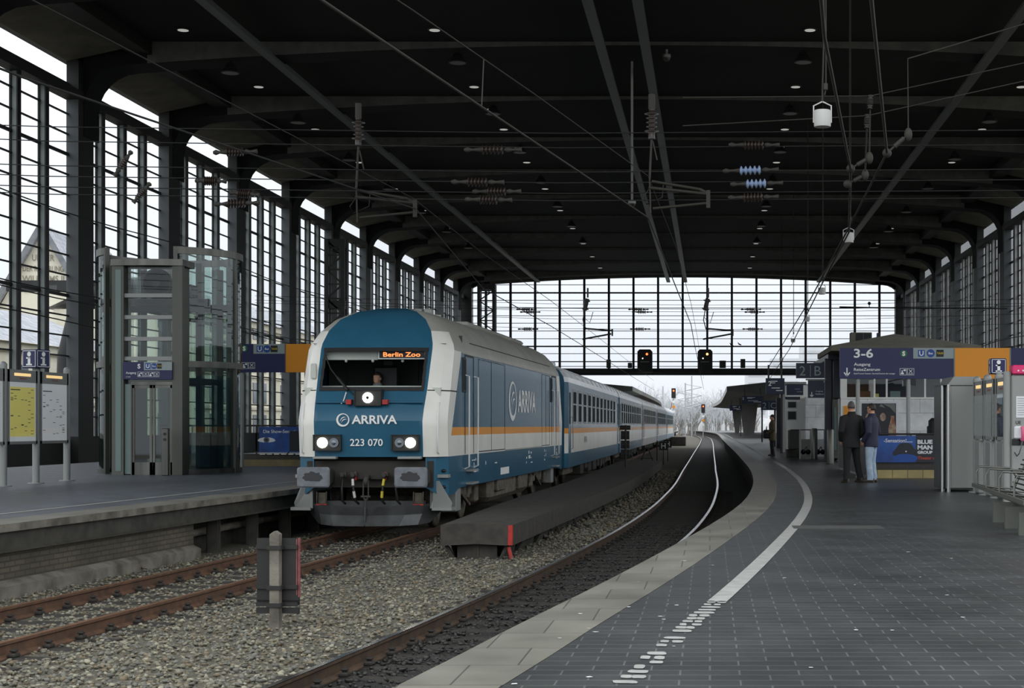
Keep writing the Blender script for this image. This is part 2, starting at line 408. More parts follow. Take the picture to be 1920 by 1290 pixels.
def tag(o, label, cat, group=None, kind=None):
    o['label'] = label; o['category'] = cat
    if group: o['group'] = group
    if kind: o['kind'] = kind
    return o
def E(name, label, cat, loc=(0,0,0), rot=0., group=None, kind=None):
    o = bpy.data.objects.new(name, None); COL.objects.link(o); o.location = loc; o.rotation_euler = (0,0,rot)
    o.empty_display_size = .2
    return tag(o, label, cat, group, kind)
def dup(root, loc=None, rot=None, label=None, group=None):
    r = root.copy(); COL.objects.link(r)
    if loc is not None: r.location = loc
    if rot is not None: r.rotation_euler = (0,0,rot)
    if label: r['label'] = label
    if group: r['group'] = group
    for ch in list(root.children):
        c = ch.copy(); COL.objects.link(c); c.parent = r
        for g in list(ch.children):
            d = g.copy(); COL.objects.link(d); d.parent = c
    return r
def struct(mb, name, mat): return mb.build(name, mat, None, 'structure')

# ================================================================ the hall
WL, WR, YEND = -25.0, 19.53, 155.6
PIER0, BAY = 60.2, 10.07
ZC = 17.12                                           # ceiling height
piers = [PIER0 + BAY*k for k in range(-2, 10)]

def frange(a, b, n): return [a + (b-a)*i/(n-1) for i in range(n)]
YS = [2,4,6,7.4,8.5,9.5,10.5,11.5,12.5,14,15.5,17,19,21,23,25,27,29,31,33,35,37,39.5,42,45,48,52,56,61,67,74,82,92,105,120,140,165,190,215,240,260,280,300,320,340,360,380,400]

def strip(mb, fn, ys, d0, d1, z0, z1=None, m=0):
    z1 = z0 if z1 is None else z1
    a = [(*off(fn,y,d0), z0) for y in ys]; b = [(*off(fn,y,d1), z1) for y in ys]
    n = len(ys)
    mb.add(a+b, [(i, n+i, n+i+1, i+1) if d1 > d0 else (i, i+1, n+i+1, n+i) for i in range(n-1)], m)

# ground between the platforms
g = MB(); g.quad((-400,-60,-.55),(400,-60,-.55),(400,900,-.55),(-400,900,-.55))
struct(g, 'ground', 'ballast')
g = MB()
gy = frange(2, 60, 59) + frange(62, 400, 60)
for i in range(len(gy)-1):
    for (fa, fb, m) in ((lambda y: left_edge(y)-1.2, lambda y: near_track(y)-.98, 0), (lambda y: near_track(y)-.98, lambda y: right_edge(y)+.9, 1)):
        g.quad((fa(gy[i]),gy[i],BALLAST),(fb(gy[i]),gy[i],BALLAST),(fb(gy[i+1]),gy[i+1],BALLAST),(fa(gy[i+1]),gy[i+1],BALLAST), m)
struct(g, 'track_bed_ground', ['ballast','ballast_dark'])

# platform under the photographer
p = MB()
back = lambda y: 13.2 if y < 240 else 13.2 + (right_edge(y)-right_edge(240))
for i in range(len(YS)-1):
    a, b = YS[i], YS[i+1]
    A, B = off(right_edge,a,.5), off(right_edge,b,.5)
    p.quad((*A,PLAT),(back(a),a,PLAT),(back(b),b,PLAT),(*B,PLAT),0)
strip(p, right_edge, YS, .0, .5, PLAT+.002, m=1)
strip(p, right_edge, YS, .0, .0001, PLAT-.14, PLAT+.002, 2)
strip(p, right_edge, YS, .28, 0., PLAT-.14, PLAT-.14, 2)
strip(p, right_edge, YS, .28, .2801, -.55, PLAT-.14, 2)
for i in range(len(YS)-1): p.quad((back(YS[i]),YS[i],-.55),(back(YS[i+1]),YS[i+1],-.55),(back(YS[i+1]),YS[i+1],PLAT),(back(YS[i]),YS[i],PLAT),2)
struct(p, 'platform_floor', ['floor','coping','concrete_dark'])
ln = MB(); yl = [y for y in YS if y > 11.2 and y < 330]
strip(ln, right_edge, [11.1]+yl, 1.0, 1.14, PLAT+.004)
rr = random.Random(3)
y = 6.9
while y < 11.1:
    h = rr.uniform(.10,.15); keep = .45 + .5*(y-6.9)/4.2
    cells = [(1.0,1.07),(1.07,1.14)] if rr.random() < .5 else [(1.0,1.14)]
    for c0, c1 in cells:
        if rr.random() > keep and y < 10: continue
        c0 += rr.uniform(-.01,.015); c1 += rr.uniform(-.02,.01)
        cxm, hw = (c0+c1)/2, (c1-c0)/2
        pts = []
        for k in range(12):
            a = 2*PI*k/12; e = .55
            dx = hw*math.copysign(abs(math.cos(a))**e, math.cos(a))*rr.uniform(.86,1.0); dy = h*.48*math.copysign(abs(math.sin(a))**e, math.sin(a))*rr.uniform(.82,1.0)
            ox, oy = off(right_edge, y, cxm+dx); pts.append((ox, oy+dy, PLAT+.004))
        ln.add(pts, [tuple(range(12))])
    y += .155
struct(ln, 'platform_safety_line_marking', 'line')

# platform beside the train
p = MB(); ye = YS[2:46]
for i in range(len(ye)-1):
    a, b = ye[i], ye[i+1]; A, B = off(left_edge,a,-.62), off(left_edge,b,-.62)
    p.quad((-21,a,PLAT),(*A,PLAT),(*B,PLAT),(-21,b,PLAT),0)
strip(p, left_edge, ye, -.62, 0, PLAT+.002, m=1)
strip(p, left_edge, ye, 0, -.0001, PLAT+.002, PLAT-.10, 2)
strip(p, left_edge, ye, 0, -.14, PLAT-.10, PLAT-.10, 2)
for i in range(len(ye)-1): p.quad((-21,ye[i],-.55),(-21,ye[i],PLAT),(-21,ye[i+1],PLAT),(-21,ye[i+1],-.55),2)
struct(p, 'platform_floor', ['floor_left','coping','concrete'])
ln = MB(); strip(ln, left_edge, ye, -1.32, -1.22, PLAT+.004)
struct(ln, 'platform_safety_line_marking', 'line')
gd = MB(); strip(gd, left_edge, ye, -.10, -.1001, PLAT-.10, .43, 0); strip(gd, left_edge, ye, -.10, -.05, .46, .43, 0); strip(gd, left_edge, ye, -.05, -.2, .43, .43, 0)
struct(gd, 'platform_edge_beam', 'girder')
yb = [6,8,10,12,14,16,18,20,22,24,25.8]
w = MB(); strip(w, left_edge, yb, -.17, -.1701, .43, .02, 0); strip(w, left_edge, yb, -.17, -.04, .06, .0, 1); strip(w, left_edge, yb, -.04, -.0401, .0, -.4, 1)
A, B = off(left_edge,25.8,-.17), off(left_edge,25.8,-1.6); w.quad((*A,-.4),(*B,-.4),(*B,.43),(*A,.43),0)
struct(w, 'wall_platform', ['brick','concrete'])
w = MB(); yb2 = [25.8,28,31,35,40,48,60,80]
strip(w, left_edge, yb2, -.75, -.7501, .43, -.5, 0)
struct(w, 'wall_platform_recess', 'concrete_dark')
for k in range(8):
    y0 = 27 + 1.9*k; x0, y1 = off(left_edge, y0, -.30)
    t = MB(); t.box(-.09,.09,-.06,.06,-.5,.43); t.box(-.12,.12,-.02,.02,-.3,.43)
    o = t.build('platform_support_post', 'girder', loc=(x0,y1,0)); tag(o, 'sooty steel stub post holding up the platform edge behind the brick section', 'post', 'steel posts under the platform edge')
t = MB(); t.tube([(*off(left_edge,25.9,-.58),.18),(*off(left_edge,30,-.58),.2),(*off(left_edge,38,-.58),.2)], .07)
tag(t.build('drain_pipe','concrete'), 'pale pipe running in the dark gap under the platform edge', 'pipe')

# side walls: plinth, transom, piers, head
def side_wall(name, X, s, ks):
    w = MB(); Ys = [PIER0+BAY*k for k in ks]; y0, y1 = Ys[0], YEND
    xa, xb = (X-.3, X) if s > 0 else (X, X+.3)
    w.box(xa, xb, y0, y1, -.55, 1.62, 0)
    ta, tb = sorted((X-.1*s, X+.45*s)); w.box(ta, tb, y0, y1, 14.75, 15.12, 0); w.box(min(X-.1*s,X+.06*s),max(X-.1*s,X+.06*s), y0, y1, 14.9, 15.38, 0)
    w.box(min(X,X-.3*s), max(X,X-.3*s), y0, y1, 16.24, 17.6, 0)
    for y in Ys:
        pa, pb = sorted((X-.05*s, X+.42*s)); w.box(pa, pb, y+.02, y+1.5, -.55, 16.3, 0); w.box(pa, pb, y, y+.02, 1.62, 15.0, 2)
    # sloping cove between window head and ceiling, with its fascia
    for y in Ys:
        e = min(y+BAY, YEND)
        w.quad((X,y+1.5,16.24),(X,e,16.24),(X+2.3*s,e,16.75),(X+2.3*s,y+1.5,16.75),1)
    fa, fb = sorted((X+2.3*s, X+3.1*s)); w.box(fa, fb, y0, y1, 16.6, 17.1, 0)
    struct(w, name, ['pier','cove','pier_face'])
side_wall('wall_left', WL, 1, range(-2, 10))
side_wall('wall_right', WR, -1, range(1, 10))

nwin = 0
def bay(X, s, y0, y1):
    global nwin; nwin += 1
    r = bpy.data.objects.new('window_%d' % nwin, None); COL.objects.link(r); r['kind'] = 'structure'
    gl = MB(); gl.quad((X,y0,1.62),(X,y1,1.62),(X,y1,14.9),(X,y0,14.9)); gl.quad((X,y0,15.38),(X,y1,15.38),(X,y1,16.24),(X,y0,16.24)); gl.build('pane','pane',r)
    n = 4 if y1-y0 > 6 else 2
    for k in range(1, n):
        y = y0 + (1.35+2.35*(k-1))*(y1-y0)/8.57+.02 if n==4 else y0+(y1-y0)*k/n
        m = MB(); a, b = sorted((X-.02*s, X+.26*s)); c, d = sorted((X+.24*s, X+.29*s))
        m.box(a,b,y-.035,y+.035,1.62,14.9,0); m.box(c,d,y-.15,y+.15,1.62,14.9,1); a2,b2=sorted((X-.04*s,X+.02*s)); m.box(a2,b2,y-.1,y+.1,1.62,14.9,1)
        m.build('mullion',['mullion' if s > 0 else 'mullion_lit','bar'],r)
    b = MB(); z = 2.4
    a, c = sorted((X-.03*s, X+.05*s)); i = 0
    while z < 14.8:
        t = .06 if i % 7 == 6 else .028
        b.box(a,c,y0,y1,z-t,z+t); z += .785; i += 1
    b.build('glazing_bar','bar',r)
for k in range(-2, 10):
    a = PIER0+BAY*k+1.5; bay(WL, 1, a, min(PIER0+BAY*(k+1), YEND))
for k in range(1, 10):
    a = PIER0+BAY*k+1.5; bay(WR, -1, a, min(PIER0+BAY*(k+1), YEND))

# end wall
nwin += 1
r = bpy.data.objects.new('window_%d' % nwin, None); COL.objects.link(r); r['kind'] = 'structure'
ZB = 7.78
gl = MB(); gl.quad((WL,YEND+.1,ZB),(WR,YEND+.1,ZB),(WR,YEND+.1,17),(WL,YEND+.1,17)); gl.build('pane','pane',r)
nb = 18
for k in range(1, nb):
    x = WL+(WR-WL)*k/nb; m = MB(); m.box(x-.11,x+.11,YEND-.15,YEND+.25,ZB-.3,17); m.build('mullion','bar',r)
b = MB()
for py, t in ((534,.03),(549,.075),(563,.03),(577.5,.03),(592,.03),(606,.03),(620.5,.03),(635,.03),(649.5,.07),(663,.03),(678,.05),(687,.03)):
    z = PZ(py, YEND); b.box(WL,WR,YEND,YEND+.12,z-t,z+t)
b.build('glazing_bar','bar',r)
w = MB(); w.box(WL,WR,YEND-.7,YEND+.5,7.12,ZB); w.box(WL,WR,YEND-1.1,YEND-.7,7.3,7.4); w.box(WL-.3,WL+1.1,YEND-.5,YEND+.6,-.55,17); w.box(WR-.9,WR+.3,YEND-.5,YEND+.6,-.55,17)
struct(w, 'wall_far', 'frame_dark')

# ceiling and roof frames
c = MB(); c.box(WL-.3,WR+.3,15,YEND+.6,ZC,ZC+.7)  # near end, out of view, placed to let daylight onto the foreground
struct(c, 'ceiling', 'roof_black')
xc = (WL+WR)/2
def arch(x, lo, hi, R=1.7):
    f = lambda q: 16.98-.0019*(q-xc)**2
    t = min(x-lo, hi-x); z = f(x)
    if t < R:
        zs = f(lo+R)-R; z = min(z, zs + math.sqrt(max(0, R*R-(R-t)**2)))
    return z
lo, hi = WL+.42, WR-.42
xs = [lo, lo+.1, lo+.25, lo+.5, lo+.8, lo+1.2, lo+1.7] + frange(lo+2.5, hi-2.5, 22) + [hi-1.7, hi-1.2, hi-.8, hi-.5, hi-.25, hi-.1, hi]
def frame(y0, y1):
    m = MB(); rings = []
    for x in xs:
        z = arch(x, lo, hi)
        rings.append([(x,y0,z),(x,y1,z),(x,y1,ZC+.05),(x,y0,ZC+.05)])
    n = len(rings)
    for i in range(n-1):
        a, b = rings[i], rings[i+1]
        fm = 0 if lo+2.6 < (a[0][0]+b[0][0])/2 < hi-2.6 else 1
        m.add([a[0],b[0],b[3],a[3]], [(0,1,2,3)], fm); m.add([a[1],b[1],b[2],a[2]], [(3,2,1,0)], 0)
        m.add([a[0],a[1],b[1],b[0]], [(0,1,2,3)], 1)
    m.box(lo,lo+.02,y0,y1,13.4,arch(lo,lo,hi),1); m.box(hi-.02,hi,y0,y1,13.4,arch(hi,lo,hi),1)
    struct(m, 'roof_beam', ['frame_grey','roof_black'])
for k in range(-4, 10): frame(PIER0+BAY*k+.5, PIER0+BAY*k+2.0)
frame(YEND-.4, YEND+.4)

# long ceiling tracks hung under the roof
def ceil_track(x, w, lab):
    m = MB(); z = 16.5
    m.box(x-w/2,x+w/2,16,YEND-.5,z-.1,z+.02); m.box(x-w*.15,x+w*.15,16,YEND-.5,z+.02,z+.2)
    o = m.build('ceiling_track','hall_rail'); tag(o, lab, 'ceiling track')
    return o
ceil_track(-17.2,.36,'long grey ceiling track running above the platform with the glass lift')
ceil_track(-4.15,.36,'long grey ceiling track of the close pair, the one nearer the train')
ceil_track(-2.45,.36,'long grey ceiling track of the close pair, the one nearer the white loudspeakers')
ceil_track(10.9,.40,'long grey ceiling track running above the kiosk roof')

# downlights
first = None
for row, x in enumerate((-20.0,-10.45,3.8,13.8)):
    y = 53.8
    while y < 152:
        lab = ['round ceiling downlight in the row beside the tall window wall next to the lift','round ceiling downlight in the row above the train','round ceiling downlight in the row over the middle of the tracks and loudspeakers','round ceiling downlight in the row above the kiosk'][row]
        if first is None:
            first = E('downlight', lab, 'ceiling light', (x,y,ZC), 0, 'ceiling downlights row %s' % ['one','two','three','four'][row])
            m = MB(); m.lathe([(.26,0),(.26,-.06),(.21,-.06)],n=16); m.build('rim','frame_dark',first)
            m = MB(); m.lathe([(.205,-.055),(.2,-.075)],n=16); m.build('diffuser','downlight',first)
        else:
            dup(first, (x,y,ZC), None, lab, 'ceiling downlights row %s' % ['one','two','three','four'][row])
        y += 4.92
# bell lamps and boxes on the roof beams
def bell(x, y, lab, grp):
    o = E('bell_lamp', lab, 'lamp', (x,y,arch(x,lo,hi)), 0, grp)
    m = MB(); m.lathe([(.05,0),(.05,-.08),(.16,-.1),(.2,-.22),(.36,-.42),(.37,-.46),(.34,-.46)],n=18); m.build('lamp_shade','frame_dark',o)
    m = MB(); m.lathe([(.33,-.45),(.30,-.47)],n=18); m.build('diffuser','steel_paint',o)
    return o
b0 = None
for k in range(0, 7):
    for x, l in ((-19.0,'dark bell lamp under a roof beam beside the tall window wall'),(-10.0,'dark bell lamp under a roof beam above the train'),(3.7,'dark bell lamp under a roof beam above the track by the kiosk'),(12.9,'dark bell lamp under a roof beam above the kiosk')):
        y = PIER0+BAY*k+1.1
        if b0 is None: b0 = bell(x,y,l,'bell lamps '+l[33:])
        else: dup(b0,(x,y,arch(x,lo,hi)),None,l,'bell lamps '+l[33:])
for px, py, l in ((1250,107,'pale dome camera under the nearest full roof beam, next to the pair of ceiling tracks'),(1185,381,'small dome camera hanging low over the tracks beside the insulators')):
    Y = 61.4 if py < 200 else 64; q = PT(px,py,Y); o = E('dome_camera', l, 'camera', q)
    m = MB(); m.lathe([(.05,arch(q.x,lo,hi)-q.z+.02 if py<200 else ZC-q.z),(.05,.12),(.16,.1),(.16,-.02)],n=14); m.build('bracket','speaker',o)
    m = MB(); m.lathe([(.15,-.02),(.13,-.1),(.07,-.16),(.02,-.18)],n=14); m.build('dome','steel',o)

# ================================================================ the train
LY0, LX0 = 28.65, -6.45                              # buffer plane of the locomotive
def loco():
    R = E('locomotive', 'blue, white and orange diesel locomotive with lit headlights at the head of the train', 'locomotive', (LX0,LY0,.02), -math.atan(.029))
    L = 19.2
    Z  = [1.44,1.84,2.00,2.12,2.35,2.72,3.10,3.50,3.62,3.87,4.11,4.29,4.39]
    HS = [1.43]*8+[1.40,1.27,1.06,.76,.36]
    YF = [.50,.46,.44,.43,.52,.72,.90,1.10,1.17,1.36,1.62,2.0,2.5]
    HF = [1.03,1.03,1.03,1.03,1.04,1.06,1.07,1.08,1.07,1.0,.84,.58,.27]
    def half(i):
        z, hs, yf, hf = Z[i], HS[i], YF[i], HF[i]
        yc = yf+.42; yw = max(.95+(min(z,3.5)-1.44)/2.06*1.3, yc+.04)
        if z > 3.5: yw = max(yc+.3, 2.3)
        f = [(0,yf-.03),(hf*.5,yf-.02),(hf*.93,yf+.031),(hf,yf+.04),((hf+hs)/2+.04*(1 if z<3.6 else .4),yf+.17),(hs,yc),(hs,yw),(hs,3.4)]
        return f + [(x, L-y) for x, y in reversed(f)]
    H = [half(i) for i in range(len(Z))]
    nc = len(H[0])
    body = MB()                                       # materials: 0 blue 1 white 2 orange 3 roof grey
    for sgn in (1, -1):
        for i in range(len(Z)-1):
            for j in range(nc-1):
                front = j < 2; rear = j >= nc-3
                if front and 5 <= i <= 6: continue
                jj = j if j < nc/2 else nc-2-j
                if jj < 3: m = 0
                elif jj < 5: m = 1 if i < 7 else 1 if i < 9 else 3
                elif jj == 5: m = 1 if i < 7 else 3
                else: m = 1 if i == 0 else 2 if i == 1 else 0 if i < 7 else 3
                q = [(sgn*H[i][j][0],H[i][j][1],Z[i]),(sgn*H[i][j+1][0],H[i][j+1][1],Z[i]),(sgn*H[i+1][j+1][0],H[i+1][j+1][1],Z[i+1]),(sgn*H[i+1][j][0],H[i+1][j][1],Z[i+1])]
                if sgn < 0: q.reverse()
                body.add(q, [(0,1,2,3)], m)
    t = len(Z)-1
    for j in range(nc-1):
        body.add([(H[t][j][0],H[t][j][1],Z[t]),(H[t][j+1][0],H[t][j+1][1],Z[t]),(-H[t][j+1][0],H[t][j+1][1],Z[t]),(-H[t][j][0],H[t][j][1],Z[t])], [(0,1,2,3)], 0 if j < 3 else 3)
    bo = body.build('body', ['blue','white','orange','roofgrey'], R)
    # weld the shell and round its edges
    import bmesh
    bm = bmesh.new(); bm.from_mesh(bo.data); bmesh.ops.remove_doubles(bm, verts=bm.verts, dist=.001)
    bmesh.ops.recalc_face_normals(bm, faces=bm.faces); bm.to_mesh(bo.data); bm.free()
    for pl in bo.data.polygons: pl.use_smooth = True
    bo.data.set_sharp_from_angle(angle=math.radians(24))
    # windscreen
    def fp(x, z, d=0.):
        y = np.interp(z, Z, YF); hf = np.interp(z, Z, HF)
        return (x, float(y)-.03+.07*min(1,abs(x)/hf)**2-d, z)
    wz0, wz1, wx0, wx1 = 2.72, 3.50, 1.0, 1.02
    g = MB(); zz = frange(wz0,wz1,4); xx = frange(-1,1,9)
    for a in range(3):
        for b in range(8):
            g.quad(fp(xx[b]*.985,zz[a]),fp(xx[b+1]*.985,zz[a]),fp(xx[b+1]*.985,zz[a+1]),fp(xx[b]*.985,zz[a+1]))
    ws = g.build('windscreen','tglass',R)
    fr = MB()
    def ribbon(za, zb, xa, xb):
        n = 9; A = [fp(xa+(xb-xa)*k/(n-1), za, .015) for k in range(n)]; B = [fp(xa+(xb-xa)*k/(n-1), zb, .015) for k in range(n)]
        for k in range(n-1): fr.quad(A[k],A[k+1],B[k+1],B[k])
    ribbon(2.69,2.765,-1.0,1.0); ribbon(3.46,3.53,-1.015,1.015)
    zc = frange(2.72,3.52,5)
    for s in (1,-1):
        for k in range(4):
            a = [fp(s*.945,zc[k],.015),fp(s*1.0,zc[k],.015),fp(s*1.012,zc[k+1],.015),fp(s*.955,zc[k+1],.015)]
            fr.quad(*(a if s>0 else reversed(a)))
    fr.build('windscreen_frame','black',ws)
    w = MB(); w.tube([fp(-.28,2.60,.06),fp(-.52,2.78,.05),fp(-.82,3.12,.05),fp(-.96,3.38,.05)],.012,6); w.tube([fp(-.42,2.70,.07),fp(-.66,2.95,.06)],.028,6); w.build('wiper','black',ws)
    w = MB(); w.tube([fp(-.45,2.66,.06),fp(-.48,2.5,.05),fp(-.52,2.44,.05)],.012,6); w.build('wiper_hose','white',ws)
    # cab interior
    c = MB(); c.quad((-1.36,2.7,2.3),(1.36,2.7,2.3),(1.36,2.7,3.85),(-1.36,2.7,3.85)); c.quad((-1.36,.8,2.3),(1.36,.8,2.3),(1.36,2.7,2.3),(-1.36,2.7,2.3)); c.quad((-1.3,1.3,3.62),(1.3,1.3,3.62),(1.3,2.7,3.62),(-1.3,2.7,3.62))
    for x in (-1.0,-.15,.45): c.box(x,x+.02,2.66,2.7,2.3,3.6)
    c.box(-.6,.0,2.6,2.68,3.02,3.10)
    c.build('cab_interior','cab',R)
    d = MB(); d.box(-1.3,1.3,.82,1.25,2.60,2.755); d.box(-1.25,1.25,1.25,1.5,2.60,2.80); d.build('driver_desk','cab_light',R)
    d = MB(); d.box(-1.04,.0,1.22,1.25,3.30,3.50); d.build('sun_blind','cab_light',R)
    for x in (-.62,-.10,.48):
        d = MB(); d.ball((x,1.24,3.28),.03,8); d.build('blind_knob','speaker',R)
    d = MB(); d.box(.02,.95,1.16,1.28,3.31,3.49); ds = d.build('destination_display','sign_white',R)
    d = MB(); d.box(.05,.92,1.145,1.16,3.335,3.465); d.build('screen','led_black',ds)
    d = MB(); d.text('Berlin Zoo',(.485,1.143,3.355),.088,m=0,w=.72,bold=.018,align='c'); d.build('lettering','led',ds)
    s = MB(); s.bbox(-.28,.22,2.0,2.12,2.7,3.22,.05); s.bbox(-.1,.12,2.02,2.1,3.2,3.34,.03); s.build('driver_seat','black',R)
    mo = MB(); mo.bbox(-1.2,-1.09,.84,.9,2.92,3.22,.02); mm = mo.build('mirror','cab_light',R)
    # headlights and front gear
    def lampbox(x0,x1,z0,z1,y,lit,unlit,top=False):
        b = MB(); b.box(x0,x1,y,y+.2,z0,z1,0)
        o = b.build('headlight_box','steel_dark',R)
        b = MB(); t = .02
        b.box(x0,x1,y-.025,y,z0,z0+t); b.box(x0,x1,y-.025,y,z1-t,z1); b.box(x0,x0+t,y-.025,y,z0,z1); b.box(x1-t,x1,y-.025,y,z0,z1); b.build('bezel','black',o)
        for xc_ in lit:
            b = MB(); b.disc((xc_,y-.012,(z0+z1)/2),.098,'y',20,0,.02); b.build('lit_lamp','lamp_on',o)
            if top:
                b = MB(); b.disc((xc_,y-.03,(z0+z1)/2),.03,'y',10,0,.02); b.build('lamp_center','steel_dark',o)
        for xc_ in unlit:
            b = MB(); b.lathe([(.09,-.02),(.075,.0),(.07,-.012)],(xc_,y-.005,(z0+z1)/2),'y',20); b.ball((xc_,y-.01,(z0+z1)/2),(.07,.02,.07),14); b.build('unlit_lamp','lamp_off',o)
    lampbox(-1.02,-.49,1.555,1.86,.40,(-.845,),(-.625,)); lampbox(.46,.98,1.555,1.86,.40,(.82,),(.615,))
    lampbox(-.26,.26,2.40,2.71,.46,(.0,),(),True)
    for x0, x1 in ((-1.02,-.38),(.36,1.02)):
        b = MB(); b.tube([fp(x0,2.47,.03),fp(x1,2.47,.06)],.022,8); b.build('grab_rail','blue',R)
    for x in (-.36,.33):
        b = MB(); b.box(x-.05,x+.05,.42,.62,2.43,2.52); b.build('tail_lamp','red',R)
    def logo(mb, o, r, xa, up, lift, sx=1.):
        xa = Vector(xa); up = Vector(up); nn = xa.cross(up); o = Vector(o)+nn*lift
        P = lambda u, v: o + xa*(u*r*sx) + up*(v*r)
        n = 30
        # outer ring, thick below and thin above, with two brush strokes through the middle
        A = [P(math.cos(2*PI*k/n), math.sin(2*PI*k/n)) for k in range(n)]
        B = [P(.06+.80*math.cos(2*PI*k/n)*.95, .07+.80*math.sin(2*PI*k/n)) for k in range(n)]
        for k in range(n): mb.add([A[k],A[(k+1)%n],B[(k+1)%n],B[k]], [(0,1,2,3)])
        for (x0,y0,x1,y1,bend,w) in ((-.52,-.34,.46,.44,.26,.16),(-.30,-.52,.56,.10,.22,.14)):
            top = []; bot = []
            for k in range(10):
                t = k/9; bx = x0+(x1-x0)*t; by = y0+(y1-y0)*t; h = math.sin(PI*t)
                top.append(P(bx-.3*bend*h, by+bend*h+w*.5*h)); bot.append(P(bx-.3*bend*h, by+bend*h-w*.5*h))
            for k in range(9): mb.add([bot[k],bot[k+1],top[k+1],top[k]], [(0,1,2,3)])
    lg = MB(); logo(lg,(-.455,.385,2.135),.125,(1,0,0),(0,0,1),0); lg.text('ARRIVA',(-.29,.385,2.06),.165,w=.86,bold=.025); lg.build('front_lettering','sign_white',R)
    lg = MB(); lg.text('223 070',(-.33,.425,1.645),.135,w=.62,bold=.012); lg.build('front_number','sign_white',R)
    # corner hand rails
    for s in (1,-1):
        b = MB(); x, y = s*1.29, .66
        b.tube([(x,y+.05,1.50),(x,y-.06,1.53),(x,y-.05,2.2),(x+s*.0,y+.08,2.46),(x,y+.18,2.46)],.018,6); b.build('corner_handrail','sign_white',R)
        b = MB(); b.bbox(s*.80-.22,s*.80+.22,.36,.52,1.40,1.45,.01); b.build('front_step','steel_paint',R)
    b = MB()
    for sg in (1,-1):
        pts = [(1.062,.755),(1.29,.885),(1.435,1.135),(1.435,1.76)]
        for k in range(3): b.beam((sg*pts[k][0],pts[k][1],2.70),(sg*pts[k+1][0],pts[k+1][1],2.70),.014,.022)
    b.build('corner_panel_seam','black',R)
    # buffers, coupling and plough
    for x in (-.91,.91):
        b = MB()
        def rrect(hw,hh,y,r=.05):
            out = []
            for cxx,czz,a0 in ((hw-r,hh-r,0),(-hw+r,hh-r,PI/2),(-hw+r,-hh+r,PI),(hw-r,-hh+r,3*PI/2)):
                for k in range(4): out.append((x+cxx+r*math.cos(a0+k*PI/6),y,1.07+czz+r*math.sin(a0+k*PI/6)))
            return out
        b.loft([rrect(.28,.165,0),rrect(.305,.19,.02),rrect(.305,.19,.055)],0)
        bo2 = b.build('buffer_plate','buffer',R)
        g2 = MB(); rng = random.Random(int(x*10)); pts = []
        for k in range(22):
            a = 2*PI*k/22; rad = rng.uniform(.8,1.15); pts.append((x-.01+.19*rad*math.cos(a),-.004,1.08+.095*rad*math.sin(a)))
        g2.add(pts,[tuple(range(22))]); g2.build('grease_patch','grease',bo2)
        b = MB(); b.loft([rrect(.27,.17,.055,.08),rrect(.27,.17,.30,.08),rrect(.24,.15,.62,.08)],0); b.build('buffer_casing','underdark',R)
    b = MB(); b.box(-1.2,1.2,.62,.9,.86,1.36); b.box(-.34,.34,.5,.62,1.02,1.14); b.build('buffer_beam','underdark',R)
    b = MB(); b.tube([(0,.6,1.06),(0,.38,1.06),(0,.30,1.0),(0,.33,.92),(0,.40,.92)],[.05,.05,.05,.045,.03],10)
    b.tube([(-.045,.32,1.0),(-.05,.30,.72),(-.02,.3,.64)],.016,6); b.tube([(.045,.32,1.0),(.05,.30,.72),(.02,.3,.64)],.016,6); b.tube([(0,.30,.66),(0,.29,.40)],[.03,.018],8); b.tube([(-.09,.3,.70),(.09,.3,.70)],.022,8)
    b.build('screw_coupling','galv',R)
    for x, mt, sw in ((-.46,'under',.0),(-.26,'white_stripe',.05),(.33,'yellow',-.04),(.55,'under',.03)):
        if mt == 'white_stripe': mt = 'speaker'
        b = MB(); b.tube([(x,.55,1.12),(x,.40,1.06),(x+sw*.4,.33,.86),(x+sw,.36,.62),(x+sw+.04,.44,.56)],.024,8,0)
        h = b.build('brake_hose','black',R)
        if mt != 'under':
            b = MB()
            b.tube([(x-.005,.38,1.02),(x+sw*.3,.318,.90)],.027,8); b.tube([(x+sw*.6,.315,.80),(x+sw*.9,.335,.68)],.027,8); b.build('hose_band',mt,h)
        b = MB(); b.tube([(x,.40,1.1),(x,.34,1.1)],.035,8); b.box(x-.06,x+.06,.42,.5,1.08,1.15); b.build('hose_valve','galv',h)
    for x in (-.235,.335):
        b = MB(); b.box(x-.015,x+.015,.46,.50,1.0,1.16); b.build('red_cock_handle','red',R)
    pl = MB()
    for s in (1,-1):
        top = [(s*.01,.30,.50),(s*.7,.42,.53),(s*1.02,.62,.54),(s*1.38,1.0,.60)]
        mid = [(s*.01,.36,.34),(s*.7,.46,.35),(s*.98,.68,.36),(s*1.28,1.0,.40)]
        bot = [(s*.01,.20,.15),(s*.62,.32,.15),(s*.92,.58,.16),(s*1.08,.9,.18)]
        for k in range(3):
            for A_, B_ in ((bot,mid),(mid,top)):
                q = [A_[k],A_[k+1],B_[k+1],B_[k]]
                pl.add(q if s>0 else list(reversed(q)), [(0,1,2,3)], 0, True)
    pl.box(-1.0,1.0,.75,.9,.2,.6)
    pl.box(-.008,.008,.24,.42,.15,.5)
    pl.build('snow_plough','plough',R)
